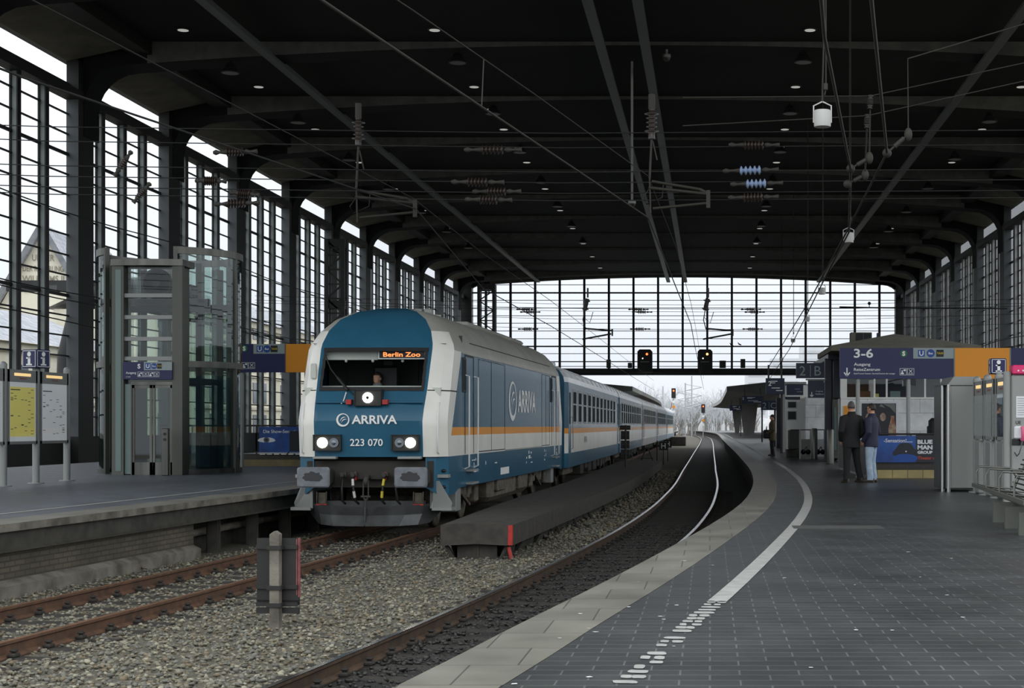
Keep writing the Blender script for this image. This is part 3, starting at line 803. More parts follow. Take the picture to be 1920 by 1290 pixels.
    for s in (1,-1):
        b = MB()
        b.add([(s*1.12,.72,.98),(s*1.30,.72,.98),(s*1.52,.86,.56),(s*1.50,.86,.46),(s*1.12,.72,.46)],[(0,1,2,3,4)] if s>0 else [(4,3,2,1,0)]); 
        b.box(min(s*1.16,s*1.54),max(s*1.16,s*1.54),.70,1.05,.42,.48); b.box(min(s*1.12,s*1.18),max(s*1.12,s*1.18),.72,.9,.46,1.1); b.box(min(s*1.2,s*1.46),max(s*1.2,s*1.46),.74,.98,1.04,1.10)
        b.build('cab_step','steel_paint',R)
        b = MB(); x = s*.92; b.tube([(x-.09,.62,.78),(x-.09,.6,.55),(x+.09,.6,.55),(x+.09,.62,.78)],.014,6); b.box(x-.07,x+.07,.63,.66,.56,.76,0); o = b.build('guard_iron','under',R)
        b = MB(); b.box(x-.10,x+.10,.585,.61,.52,.55); b.build('red_edge','red',o)
    # lower skirt
    sk = MB()
    for s in (1,-1):
        prof = [(1.06,.60),(1.24,.72),(1.43,.96),(1.43,1.5),(1.43,2.0),(1.43,17.2),(1.43,18.25),(1.24,18.5),(1.06,18.6)]
        zb = [.86,.74,.70,.70,.80,.80,.70,.74,.86]
        for k in range(len(prof)-1):
            (xa,ya),(xb,yb_) = prof[k],prof[k+1]
            q = [(s*xa,ya,zb[k]),(s*xb,yb_,zb[k+1]),(s*xb,yb_,1.44),(s*xa,ya,1.44)]
            sk.add(q if s>0 else list(reversed(q)), [(0,1,2,3)])
    sk = sk.build('side_skirt','blue',R)
    b = MB()
    for x, y, z in ((1.36,.845,1.17),(1.36,.845,.86)): b.ball((x,y-.01,z),(.05,.04,.035),10)
    b.build('jacking_hole','black',sk)
    b = MB(); b.box(1.431,1.436,7.0,8.2,.90,1.06); b.build('data_plate','sign_white',sk)
    b = MB(); rng = random.Random(5)
    for y in (2.0,2.35,3.4,3.6,3.8,4.0,5.0,6.2,11.0,11.4,11.8,14.4,14.7,17.0):
        for z in (1.30,1.18,1.06): 
            if rng.random() < .6: b.box(1.431,1.434,y,y+rng.choice((.05,.12,.3)),z,z+rng.choice((.025,.05,.08)))
    b.build('stencil_marks','sign_white',sk)
    u = MB(); u.box(-1.2,1.2,.9,18.2,.95,1.46); u.build('underframe','underdark',R)
    u = MB(); u.bbox(-1.25,1.25,6.6,12.4,.28,.95,.12); u.bbox(1.0,1.33,7.2,8.3,.5,.95,.03); u.bbox(1.0,1.33,10.4,11.9,.42,.95,.03); u.build('fuel_tank','under',R)
    u = MB(); u.bbox(1.02,1.36,2.05,2.55,.32,.86,.02); o = u.build('sand_box','steel_paint',R)
    u = MB(); u.bbox(1.02,1.36,16.4,16.9,.36,.9,.02); u.build('sand_box','steel_paint',R)
    for yb_ in (3.9,14.9):
        b = MB()
        for s in (1,-1): b.bbox(min(s*.92,s*1.12),max(s*.92,s*1.12),yb_-2.0,yb_+2.0,.52,.82,.04)
        b.box(-1.0,1.0,yb_-.4,yb_+.4,.5,.9)
        for s in (1,-1):
            for dy in (-1.35,1.35):
                b.lathe([(.13,.3),(.13,.72)],(s*1.05,yb_+dy*.45,.2),'z',10); b.bbox(min(s*.95,s*1.2),max(s*.95,s*1.2),yb_+dy-.2,yb_+dy+.2,.36,.72,.04)
            b.tube([(s*1.16,yb_-1.8,.4),(s*1.16,yb_-.6,.7),(s*1.16,yb_+.6,.35)],.04,6)
        bg = b.build('bogie','under',R)
        for dy in (-1.35,1.35):
            w = MB()
            for s in (1,-1): w.lathe([(.12,-.06),(.50,-.06),(.55,-.03),(.55,.05),(.57,.07),(.50,.09),(.12,.09)],(s*.78 if s>0 else s*.78,yb_+dy,.55),'x',28)
            w.tube([(-.8,yb_+dy,.55),(.8,yb_+dy,.55)],.09,10); w.build('wheelset','under',bg)
    # side doors and fittings on the visible side
    for yd in (2.62,15.95):
        d = MB()
        for y in (yd,yd+.95): d.box(1.431,1.437,y-.012,y+.012,1.46,3.44)
        d.box(1.431,1.437,yd,yd+.95,3.43,3.46); d = d.build('cab_door_seam','black',R)
        w = MB(); w.bbox(1.425,1.445,yd-.28,yd+.08,2.70,3.40,.02); wf = w.build('cab_side_window','black',R)
        w = MB(); w.quad((1.447,yd-.24,2.74),(1.447,yd+.04,2.74),(1.447,yd+.04,3.36),(1.447,yd-.24,3.36)); w.build('pane','window_dark',wf)
        for y in (yd-.02,yd+.98):
            h = MB(); h.tube([(1.43,y,3.05),(1.52,y,3.03),(1.52,y,1.2),(1.43,y,1.16)],.016,6); h.build('door_handrail','sign_white',R)
        st = MB()
        for z in (1.12,.86): st.box(1.40,1.56,yd+.1,yd+.85,z-.02,z+.02)
        st.build('door_step','steel_paint',R)
    for ya, yb_, ym in ((4.15,7.6,5.75),(13.9,15.5,14.7)):
        s_ = MB(); s_.box(1.431,1.436,ya,yb_,1.47,1.49); s_.box(1.431,1.435,ya,yb_,3.43,3.44)
        for y in (ya,ym,yb_): s_.box(1.431,1.435,y-.01,y+.01,1.48,3.44)
        s_.build('engine_door_seam','black',R)
    s_ = MB(); s_.box(1.431,1.44,7.6,13.9,1.445,1.47); s_.box(1.431,1.44,2.3,17,3.47,3.5); s_.build('rain_strip','roofgrey',R)
    lg = MB(); xa = (0,1,0); logo(lg,(1.436,8.75,2.62),.48,xa,(0,0,1),0,1.25); lg.text('ARRIVA',(1.436,9.55,2.36),.56,xa,(0,0,1),w=3.1,bold=.03); lg.build('side_lettering','sign_white',R)
    v = MB()
    for k in range(7): v.beam((1.10+.018,11.5+.75*k,3.98),(1.10+.018,12.0+.75*k,3.98),.05,.06)
    v.build('roof_louvre','black',R)
    v = MB(); v.beam((1.335,3.6,3.74),(1.335,16.2,3.74),.02,.02); v.build('roof_seam','underdark',R)
    v = MB(); v.bbox(-.7,.7,7.0,15.4,4.3,4.43,.06); v.tube([(.3,5.2,4.35),(.3,5.2,4.45)],.12,12); v.build('roof_equipment','roofgrey',R)
    for x in (-.42,.35,.55):
        v = MB(); v.bbox(x-.08,x+.08,3.2,3.4,4.3,4.44,.02); v.build('roof_aerial','steel_paint',R)
    return R
loco()

# coaches
def coach(name_label, y0, roof, side, end_blue=True, pink=False):
    L = 26.0
    x0, x1 = train_track(y0+3), train_track(y0+L-3)
    R = E('passenger_coach', name_label, 'train coach', (train_track(y0+L/2)-(x1-x0)/(L-6)*L/2+.02, y0, 0), -math.atan((x1-x0)/(L-6)), None)
    prof = [(1.41,.72),(1.41,1.18),(1.41,1.80),(1.41,1.97),(1.41,3.42),(1.38,3.58),(1.24,3.78),(.95,3.93),(.5,4.06),(0,4.12)]
    bm_ = [0,1,2,0,3,3,3,3,3]
    b = MB()
    ys = [0,.35,L-.35,L]
    def sec(y):
        k = .93 if y in (0,L) else 1.
        return [(x*k,y,z) for x,z in prof] + [(-x*k,y,z) for x,z in reversed(prof[:-1])]
    S = [sec(y) for y in ys]; n = len(S[0])
    for i in range(3):
        for k in range(n-1):
            kk = k if k < 9 else n-2-k
            b.add([S[i][k],S[i+1][k],S[i+1][k+1],S[i][k+1]], [(0,1,2,3)], bm_[kk], kk>=4)
    b.add(S[0],[tuple(range(n))],5); b.add(S[-1],[tuple(reversed(range(n)))],5)
    for k in range(1,12): 
        y = L*k/12; b.tube([(1.39,y,3.59),(1.25,y,3.79),(.96,y,3.94),(.5,y,4.07),(0,y,4.13),(-.6,y,4.05)],.012,5,3)
    b.build('coach_body',[side,'white','orange',roof,side,side],R)
    for y in (-.02,L+.02):
        g_ = MB(); g_.bbox(-.75,.75,y-.12,y+.12,1.1,3.5,.08); g_.build('gangway_bellows','black',R)
    if y0 < 60:
        v = MB(); v.tube([(.5,.5,4.0),(.5,.5,4.12),(.5,.62,4.2),(.5,.75,4.12)],.1,10); v.ball((.85,.7,3.98),(.12,.2,.12)); v.build('roof_vent',roof,R)
    ny = 11
    for k in range(ny):
        y = 2.4+k*2.02
        f = MB(); f.bbox(1.402,1.425,y-.62,y+.62,2.12,3.22,.01); f = f.build('window_frame','winframe',R)
        f2 = MB(); f2.box(1.424,1.43,y-.55,y+.55,2.18,2.72); f2.box(1.424,1.43,y-.55,y+.55,2.77,3.15); f2.build('pane','window_dark',f)
    for y in (.75,L-.75):
        d = MB(); d.box(1.40,1.418,y-.4,y+.4,1.0,3.3); d = d.build('coach_door',side,R)
        d2 = MB(); d2.box(1.418,1.424,y-.2,y+.2,2.1,3.1); d2.build('pane','window_dark',d)
        h = MB(); h.tube([(1.42,y+.5,1.3),(1.47,y+.5,1.32),(1.47,y+.5,2.3),(1.42,y+.5,2.32)],.015,6); h.build('door_handrail','steel_paint',R)
    if y0 < 60:
        t = MB(); t.text('ARRIVA',(1.418,6.2,1.45),.22,(0,1,0),(0,0,1),w=1.2)
        t.build('side_lettering','steel_dark',R)
    u = MB(); u.box(-1.2,1.2,.5,L-.5,.8,1.0)
    rng = random.Random(int(y0))
    y = 6.0
    while y < L-7: 
        w_ = rng.uniform(.8,1.8); u.bbox(.7,1.3,y,y+w_,rng.uniform(.3,.5),.85,.03); y += w_+rng.uniform(.2,.8)
    u.build('underframe','underdark',R)
    for yb_ in (3.3,L-3.3):
        g_ = MB()
        for s in (1,-1): g_.bbox(min(s*.95,s*1.12),max(s*.95,s*1.12),yb_-1.7,yb_+1.7,.42,.66,.04); g_.lathe([(.14,.5),(.14,.85)],(s*1.05,yb_,0),'z',10)
        g_.box(-1,1,yb_-.3,yb_+.3,.4,.8); bg = g_.build('bogie','under',R)
        for dy in (-1.25,1.25):
            w = MB()
            for s in (1,-1): w.lathe([(.1,-.05),(.46,-.05),(.46,.05),(.49,.07),(.1,.07)],(s*.78,yb_+dy,.47),'x',20)
            w.tube([(-.8,yb_+dy,.47),(.8,yb_+dy,.47)],.08,8); w.build('wheelset','under',bg)
    return R
coach('first blue and white coach with an orange stripe, coupled behind the locomotive', 48.4, 'silver', 'blue')
coach('second coach of the train, half hidden by the first blue coach', 75.0, 'silver', 'blue')
coach('third coach of the train, seen very narrow beside the black sign panels', 101.6, 'silver', 'coach_pale')
coach('fourth coach of the train, under the far end window of the hall', 128.2, 'silver', 'coach_grey')
coach('last coach of the train, just beyond the end of the hall', 154.8, 'silver', 'coach_grey')

# ================================================================ tracks, ballast and what stands in it
RAIL = [(-.068,-.165),(.068,-.165),(.068,-.15),(.012,-.125),(.010,-.045),(.034,-.03),(.034,-.004),(.028,0),(-.028,0),(-.034,-.004),(-.034,-.03),(-.010,-.045),(-.012,-.125),(-.068,-.15)]
def rail(fn, d, ys, label, mats_):
    m = MB(); rings = []
    for y in ys:
        rings.append([(*off(fn,y,d+u),v) for u,v in RAIL])
    n = len(RAIL)
    for i in range(len(ys)-1):
        a, b = rings[i], rings[i+1]
        for k in range(n):
            m.add([a[k],a[(k+1)%n],b[(k+1)%n],b[k]], [(0,1,2,3)], 1 if k in (6,7,8) else 0, False)
    m.add(rings[0],[tuple(reversed(range(n)))]); m.add(rings[-1],[tuple(range(n))])
    o = m.build('rail', mats_); tag(o, label, 'rail'); return o
ry = frange(3,60,90)+frange(62,150,45)+frange(155,400,50)
rail(train_track,-.75,ry,'rusty rail of the locomotive track on the side of the platform with the lift',['rust','polish_rust'])
rail(train_track,.75,ry,'rusty rail of the locomotive track on the side of the low dark service platform',['rust','polish_rust'])
rail(near_track,-.75,ry,'shiny curved rail beside the pale gravel, outer rail of the empty track',['rail_brown','polish'])
rail(near_track,.75,ry,'shiny curved rail beside the platform edge, inner rail of the empty track',['rail_brown','polish'])

def sleeper(fn, y, first, label, grp):
    s = (fn(y+.05)-fn(y-.05))/.1; x = fn(y)
    if first is None:
        o = E('sleeper', label, 'railway sleeper', (x,y,0), -math.atan(s), grp)
        m = MB(); m.prism([(-.13,-.30),(.13,-.30),(.13,-.185),(.075,-.152),(-.075,-.152),(-.13,-.185)],'x',-1.25,1.25); m.build('sleeper_beam','sleeper',o)
        for d in (-.75,.75):
            m = MB()
            m.box(d-.16,d+.16,-.085,.085,-.168,-.150)
            for e in (-.10,.10):
                m.lathe([(.022,-.15),(.022,-.07)],(d+e,.0,0),'z',6); m.bbox(d+e-.038,d+e+.038,-.06,.06,-.152,-.11,.012); m.bbox(d+e-.03,d+e+.03,-.03,.03,-.10,-.075,.008)
            m.build('rail_fastening','sleeper',o)
        return o
    return dup(first,(x,y,0),-math.atan(s),label,grp)
f1 = None
y = 9.0
while y < 30:
    o = sleeper(train_track,y,f1,'dark steel sleeper under the rusty rails in front of the locomotive','sleepers of the locomotive track'); f1 = f1 or o; y += .64
y = 9.0
while y < 52:
    dup(f1,(near_track(y),y,0),-math.atan((near_track(y+.05)-near_track(y-.05))/.1),'dark oily sleeper under the shiny curved rails beside the platform edge','sleepers of the empty track'); y += .64

# loose stones
def stones(name, n, region, size, mats_, label, z0, seed, keep):
    rg = np.random.default_rng(seed)
    base = np.array([(1,0,0),(-1,0,0),(0,1,0),(0,-1,0),(0,0,1),(0,0,-1),(.62,.62,.5),(-.62,.62,.5),(-.62,-.62,.5),(.62,-.62,.5)],float)
    hull = [(4,6,7),(4,7,8),(4,8,9),(4,9,6),(0,6,9),(2,7,6),(1,8,7),(3,9,8),(0,2,6),(2,1,7),(1,3,8),(3,0,9),(5,2,0),(5,1,2),(5,3,1),(5,0,3)]
    P = region(rg, n); P = P[keep(P)]; n = len(P)
    V = base[None,:,:]*rg.uniform(.6,1.25,(n,10,1))
    sc = rg.uniform(*size,(n,1,1))*np.stack([rg.uniform(.7,1.3,n),rg.uniform(.7,1.3,n),rg.uniform(.5,.9,n)],1)[:,None,:]
    V = V*sc
    a = rg.uniform(0,6.283,n); b = rg.normal(0,.5,n); ca,sa,cb,sb = np.cos(a),np.sin(a),np.cos(b),np.sin(b)
    x,yv,z = V[:,:,0].copy(),V[:,:,1].copy(),V[:,:,2].copy()
    yv2 = yv*cb[:,None]-z*sb[:,None]; z = yv*sb[:,None]+z*cb[:,None]
    V = np.stack([x*ca[:,None]-yv2*sa[:,None], x*sa[:,None]+yv2*ca[:,None], z],2)
    V[:,:,0] += P[:,0,None]; V[:,:,1] += P[:,1,None]; V[:,:,2] += z0 + P[:,2,None]
    Fc = (np.array(hull)[None]+np.arange(n)[:,None,None]*10).reshape(-1,3)
    me = bpy.data.meshes.new(name); me.vertices.add(n*10); me.vertices.foreach_set('co', V.reshape(-1))
    me.loops.add(len(Fc)*3); me.loops.foreach_set('vertex_index', Fc.reshape(-1)); me.polygons.add(len(Fc))
    me.polygons.foreach_set('loop_start', np.arange(len(Fc))*3); me.polygons.foreach_set('loop_total', np.full(len(Fc),3))
    for q in mats_: me.materials.append(MT[q])
    me.polygons.foreach_set('material_index', np.repeat(rg.integers(0,len(mats_),n),16)); me.update(calc_edges=True)
    o = bpy.data.objects.new(name, me); COL.objects.link(o); tag(o, label, 'gravel', None, 'stuff'); return o
v_tr = np.vectorize(train_track); v_nt = np.vectorize(near_track); v_re = np.vectorize(right_edge); v_le = np.vectorize(left_edge)
def rect(y0, y1, x0, x1, zr=.02):
    def f(rg, n):
        u = rg.uniform(0,1,n); y = y0*(y1/y0)**u if y0 > 0 else rg.uniform(y0,y1,n)
        return np.stack([rg.uniform(x0,x1,n), y, rg.normal(0,zr,n)],1)
    return f
def off_rails(P):
    d1 = np.abs(np.abs(P[:,0]-v_tr(P[:,1]))-.75); d2 = np.abs(np.abs(P[:,0]-v_nt(P[:,1]))-.75)
    return (d1 > .11) & (d2 > .11)
stones('gravel', 64000, rect(8.5,32,-9.2,-1.2), (.015,.036), ['stone_a','stone_b','stone_a','stone_c','stone_e','stone_b'], 'pale grey and tan ballast gravel between the two tracks', BALLAST-.008, 11,
       lambda P: off_rails(P) & (P[:,0] > v_le(P[:,1])-.03) & (P[:,0] < v_nt(P[:,1])-.9) & ~((np.abs(P[:,0]-v_tr(P[:,1]))<1.26)&(np.mod(P[:,1]-9.0+.32,.64)>.19)&(np.mod(P[:,1]-9.0+.32,.64)<.45)&(np.random.default_rng(1).uniform(0,1,len(P))<.85)))
stones('gravel', 9000, rect(30,75,-4.2,-.8,.03), (.03,.06), ['stone_a','stone_b','stone_c','stone_b'], 'ballast gravel along the foot of the low dark service platform', BALLAST+.02, 12,
       lambda P: off_rails(P) & (P[:,0] < v_nt(P[:,1])-.95) & (P[:,0] > v_nt(P[:,1])-2.3))
stones('gravel', 21000, rect(8.5,34,-4.2,1.,.015), (.018,.04), ['stone_d'], 'black oily ballast gravel of the empty track beside the platform edge', BALLAST, 13,
       lambda P: off_rails(P) & (P[:,0] > v_nt(P[:,1])-1.05) & (P[:,0] < v_re(P[:,1])+.2))

# low service platform between the tracks
SY = [25.6,27,29,31,33.5,36,39,42.5,46,50,55,60,66,72]
sR = spline([(25.6,-3.28),(31.7,-2.98),(42.7,-2.5),(62,-2.27),(72,-2.24)]); sL = spline([(25.6,-4.46),(33.9,-4.44),(44.7,-4.2),(60,-4.2),(72,-4.2)])
o = E('service_platform', 'low black service platform with a red marked corner, between locomotive track and empty track', 'platform', (0,0,0))
m = MB(); rings = []
for y in SY:
    a, b = sL(y), sR(y); c = (a+b)/2
    rings.append([(a,y,.06),(a,y,.40),(a+.2*(b-a),y,.425),(c,y,.435),(a+.8*(b-a),y,.425),(b,y,.40),(b,y,.06),(c,y,.09)])
m.loft(rings,0); m.build('deck','asphalt',o)
m = MB()
for i in range(len(SY)-1):
    for s, fn in ((-.26,sR),(.26,sL)):
        m.quad((fn(SY[i])+s,SY[i]+.1,-.4),(fn(SY[i+1])+s,SY[i+1],-.4),(fn(SY[i+1])+s*.6,SY[i+1],.08),(fn(SY[i])+s*.6,SY[i]+.1,.08))
m.box(sL(25.6)+.26,sR(25.6)-.26,25.72,25.78,-.4,.08); m.box(-3.87,-3.84,25.70,25.73,-.4,.08); m.build('plinth','concrete_dark',o)
for y in SY[:-1]:
    for s, fn in ((-1,sR),(1,sL)):
        m = MB(); x = fn(y); m.beam((x+s*.08,y+.12,.06),(x+s*.30 if y<30 or s>0 else x-s*.08,y+.12,-.34),.09,.05); m.build('bracket','concrete_dark',o)
m = MB(); m.box(-3.34,-3.272,25.585,25.6,.07,.40); m.box(-3.29,-3.265,25.59,25.66,.07,.40); m.build('red_corner_marking','red',o)
m = MB(); m.beam((-3.34,25.68,.04),(-3.27,25.64,-.26),.06,.03); m.build('red_brace','red',o)

# stop board seen from behind
o = E('trackside_board', 'dark board with red edges seen from behind, on a weathered grey post in the gravel', 'sign board', PT(521,1175,16.9)*1.0)
o.location.z = 0; o.rotation_euler = (0,0,-.06)
m = MB(); m.prism([(-.052,-.45),(.052,-.45),(.052,.87),(.0,.905),(-.052,.87)],'y',-.12,-.02); m.build('post','concrete',o)
m = MB(); m.box(-.235,.235,.0,.02,.09,.82); m.box(-.235,.235,.02,.028,.09,.3); m.build('board','steel_dark',o)
m = MB(); m.box(.226,.242,-.004,.03,.18,.825); m.box(.205,.216,-.004,-.001,.2,.81); m.build('red_edge','faded_red',o)
m = MB(); m.box(-.235,.235,-.02,.03,.0,.06); m.box(-.235,.235,.0,.03,.10,.145); m.build('lower_slat','steel_dark',o)
for z in (.725,.29,.10):
    m = MB(); m.box(-.235,.225,-.03,-.005,z-.022,z+.022); m.box(-.075,.075,-.135,-.12,z-.022,z+.022); m.box(-.085,-.06,-.13,-.01,z-.02,z+.02); m.box(.06,.085,-.13,-.01,z-.02,z+.02); m.build('clamp_strap','steel_dark',o)

# signs on and behind the service platform
def pole_sign(px, pyb, pyt, Y, zbase, label, panels, name='sign_panels', post=.035):
    x = PX(px,Y); o = E(name, label, 'sign', (x,Y,zbase))
    zt = PZ(pyt,Y)-zbase
    m = MB(); m.tube([(0,0,0),(0,0,zt)],post,8); m.lathe([(.11,0),(.11,.02)],n=10); m.build('post','galv',o)
    for (xa,xb,za,zb) in panels:
        m = MB(); m.box(xa-x,xb-x,.03,.06,za-zbase,zb-zbase); m.build('panel','black',o)
        m = MB(); m.box(xa-x,xb-x,-.03,.03,(za+zb)/2-zbase-.02,(za+zb)/2-zbase+.02); m.build('bracket','galv',o)
    return o
Y = 60.; q = lambda x: PX(x,Y)
pole_sign(1173,878,797,Y,.42,'stack of black sign panels on a thin post standing on the low service platform',[(q(1162),q(1182),PZ(806,Y),PZ(797.5,Y)),(q(1164),q(1180),PZ(824,Y),PZ(808,Y)),(q(1164),q(1180),PZ(841,Y),PZ(826,Y)),(q(1164),q(1180),PZ(858,Y),PZ(843,Y))])
for px, py, Yh, lab in ((1244,840,88.,'black plate with a white letter H, the nearer of two beside the train'),(1252,836,96.,'small black plate with a white letter H, the farther of two beside the train')):
    zb = BALLAST; o = E('stop_plate', lab, 'sign', (PX(px,Yh),Yh,zb)); zc_ = PZ(py-4,Yh)-zb; h = .30
    m = MB(); m.tube([(0,0,0),(0,0,zc_)],.03,6); m.build('post','galv',o)
    m = MB(); m.box(-.24,.24,-.05,-.02,zc_-.24,zc_+.24); m.build('plate','black',o)
    m = MB(); m.text('H',(0,-.055,zc_-.15),.30,align='c',bold=.02); m.build('lettering','sign_white',o)
o = E('trestle', 'black trestle standing on the gravel beside the train, behind the sign panels', 'trestle', (PX(1213,84),84,BALLAST))
for s in (-1,1):
    m = MB(); m.beam((s*.06,0,1.0),(s*.42,0,.0),.07,.07); m.build('leg','steel_dark',o)
m = MB(); m.beam((-.35,0,.45),(.35,0,.45),.05,.05); m.box(-.14,.14,-.15,.15,.98,1.04); m.build('brace','steel_dark',o)
o = MB(); Y=90; o.tube([(0,0,0),(0,0,1.35)],.035,6); t = o.build('marker_post','steel_dark',loc=(PX(1232,Y),Y,BALLAST)); tag(t,'thin dark marker post beside the train, near the H plates','post')
o = MB(); o.bbox(-.8,.8,-2,2,0,1.0,.05); t = o.build('low_concrete_block','concrete_dark',loc=(PX(1272,170),170,BALLAST)); tag(t,'low dark concrete block between the tracks near the hall end','block')
# litter in the gravel and on the paving
rg = random.Random(5); m = MB()
for k in range(70):
    y = rg.uniform(7.4,16) if k < 55 else rg.uniform(16,34); x = right_edge(y)+rg.uniform(.2,6.0); s = rg.uniform(.006,.022) if y<14 else rg.uniform(.01,.03)
    pts = [(x+s*rg.uniform(.5,1.6)*math.cos(a*PI/3), y+s*rg.uniform(.4,1.3)*math.sin(a*PI/3), PLAT+.006) for a in range(6)]
    m.add(pts,[tuple(range(6))])
t = m.build('litter','litter'); tag(t,'small white flecks of litter scattered over the grey platform paving','litter',None,'stuff')
m = MB(); m.box(-.55,.55,-.28,.28,0,.004); t = m.build('floor_hatch','hatch',loc=(PX(1570,19.),19.,PLAT+.001)); tag(t,'flush dark hatch plate set in the grey platform paving','hatch')

# ================================================================ things on the platform with the lift
def sym_S(mb, o, r, m_c, m_t):
    mb.lathe([(r,0),(r,-.004)],o,'y',24,m_c,smooth=False); mb.text('S',(o[0],o[1]-.006,o[2]-r*.68),r*1.36,m=m_t,align='c',bold=.05)

def pictos(x, y, z, h, n, parent):
    """small square waiting room and left luggage pictograms: white outline squares with simple figures"""
    for k in range(n):
        b = MB(); x0 = x+k*h*1.08; t = h*.05
        b.box(x0,x0+h,y-.004,y,z,z+t); b.box(x0,x0+h,y-.004,y,z+h-t,z+h); b.box(x0,x0+t,y-.004,y,z,z+h); b.box(x0+h-t,x0+h,y-.004,y,z,z+h)
        if k % 2 == 0:
            b.box(x0+h*.15,x0+h*.6,y-.004,y,z+h*.15,z+h*.36); b.disc((x0+h*.35,y-.002,z+h*.62),h*.1,'y',10,0,.004); b.box(x0+h*.26,x0+h*.44,y-.004,y,z+h*.34,z+h*.52); b.box(x0+h*.55,x0+h*.86,y-.004,y,z+h*.6,z+h*.84)
        else:
            b.beam((x0+h*.25,y-.002,z+h*.32),(x0+h*.75,y-.002,z+h*.82),h*.07,.004,up=(0,1,0)); b.beam((x0+h*.25,y-.002,z+h*.82),(x0+h*.75,y-.002,z+h*.32),h*.07,.004,up=(0,1,0)); b.box(x0+h*.15,x0+h*.85,y-.004,y,z+h*.16,z+h*.22)
        b.build('pictogram','sign_white',parent)

def direction_sign(name, label, x0, x1, xo, Y, z0, z1, full, post_x=()):
    """long navy sign with grey transport panel, an orange end panel, and posts"""
    o = E(name, label, 'sign', (0,Y,0)); h = z1-z0
    b = MB(); b.box(x0,x1,0,.16,z0,z1); bd = b.build('board','navy',o)
    b = MB(); b.box(x1+.03,xo,-.005,.165,z0,z1); b.build('orange_panel','sign_orange',o)
    b = MB(); b.box(x1,x1+.03,-.01,.17,z0-.01,z1+.01); b.box(xo,xo+.03,-.01,.17,z0-.01,z1+.01)
    b.build('divider','steel',o)
    gx0 = x1-(.355*(x1-x0) if full else .69*(x1-x0)); hh = h*.345
    b = MB(); b.box(gx0,x1,-.006,0,z1-hh,z1); gp = b.build('grey_panel','sign_grey',o)
    u = .080*h/.73; gw_ = x1-gx0
    b = MB(); cx_ = gx0+.20*gw_; b.box(cx_-u,cx_+u,-.010,-.006,z1-hh/2-u,z1-hh/2+u,0); b.text('U',(cx_,-.012,z1-hh/2-u*.75),u*1.5,m=1,align='c',bold=.02); b.build('underground_symbol',['ublue','sign_white'],gp)
    b = MB(); cx_ = gx0+.43*gw_; b.lathe([(u*1.2,-.006),(u*1.2,-.010)],(cx_,0,z1-hh/2),'y',24,0,smooth=False); b.text('Bus',(cx_,-.012,z1-hh/2-u*.33),u*.66,m=1,align='c',bold=.02); b.build('bus_symbol',['ublue','sign_white'],gp)
    b = MB(); cx_ = gx0+.66*gw_; b.box(cx_-u*1.1,cx_+u*1.1,-.010,-.006,z1-hh/2-u*1.05,z1-hh/2+u*1.05,0); b.text('TAXI',(cx_,-.012,z1-hh/2-u*.3),u*.6,m=1,align='c',bold=.02); b.build('taxi_symbol',['black','taxi_yellow'],gp)
    return o

# big direction sign over the stairs, on the photographer's platform
Y = 37.0
x0, x1, xo = PX(1575,Y), PX(1788,Y), PX(1893,Y); z0, z1 = PZ(710,Y), PZ(652.5,Y); h = z1-z0
s = direction_sign('direction_sign','long navy sign with orange end reading 3-6 Ausgang ReiseZentrum above the kiosk stairs',x0,x1,xo,Y,z0,z1,True)
b = MB(); b.text('3-6',(PX(1601,Y),-.006,PZ(671,Y)),h*.30,w=PX(1637,Y)-PX(1601,Y),bold=.02)
b.text('Ausgang',(PX(1601,Y),-.006,PZ(687.5,Y)),h*.125,w=PX(1632,Y)-PX(1601,Y),bold=.012); b.text('ReiseZentrum',(PX(1601,Y),-.006,PZ(695.5,Y)),h*.095,w=PX(1650,Y)-PX(1601,Y),bold=.012)
b.text('Exit/Travel Center, Sortie/Centre de voyage',(PX(1601,Y),-.006,PZ(702.5,Y)),h*.06,w=PX(1678,Y)-PX(1601,Y),bold=.01); b.build('lettering','sign_white',s)
b = MB(); ax, az = PX(1588,Y), PZ(705,Y); b.box(ax-.014,ax+.014,-.006,0,az,az+h*.27)
b.beam((ax,-.003,az),(ax-.07,-.003,az+.085),.028,.006,up=(0,1,0)); b.beam((ax,-.003,az),(ax+.07,-.003,az+.085),.028,.006,up=(0,1,0)); b.build('arrow','sign_white',s)
b = MB(); sym_S(b,(PX(1694.5,Y),0,PZ(663,Y)),.085,0,1); b.build('train_symbol',['green','sign_white'],s)
pictos(PX(1687,Y),0,PZ(703.5,Y),.165,2,s)
b = MB(); b.box(xo+.03,xo+1.6,0,.16,z0,z1); b.build('far_board','navy',s)
for px in (1609,1704,1840):
    b = MB(); b.tube([(PX(px,Y),.08,PLAT),(PX(px,Y),.08,z0)],.05,12); b.build('post','steel_paint',s)

# its counterpart beyond the lift
Y = 46.0
s = direction_sign('direction_sign','navy and orange sign with transport symbols between glass lift and locomotive',PX(449,Y),PX(534,Y),PX(592,Y),Y,PZ(698,Y),PZ(645,Y),False)
b = MB(); sym_S(b,(PX(458,Y),0,PZ(653.5,Y)),.10,0,1); b.build('train_symbol',['green','sign_white'],s)
pictos(PX(453,Y),0,PZ(691.5,Y),.19,2,s)
for px in (452,588):
    b = MB(); b.tube([(PX(px,Y),.08,PLAT),(PX(px,Y),.08,PZ(698,Y))],.06,12); b.build('post','steel_paint',s)

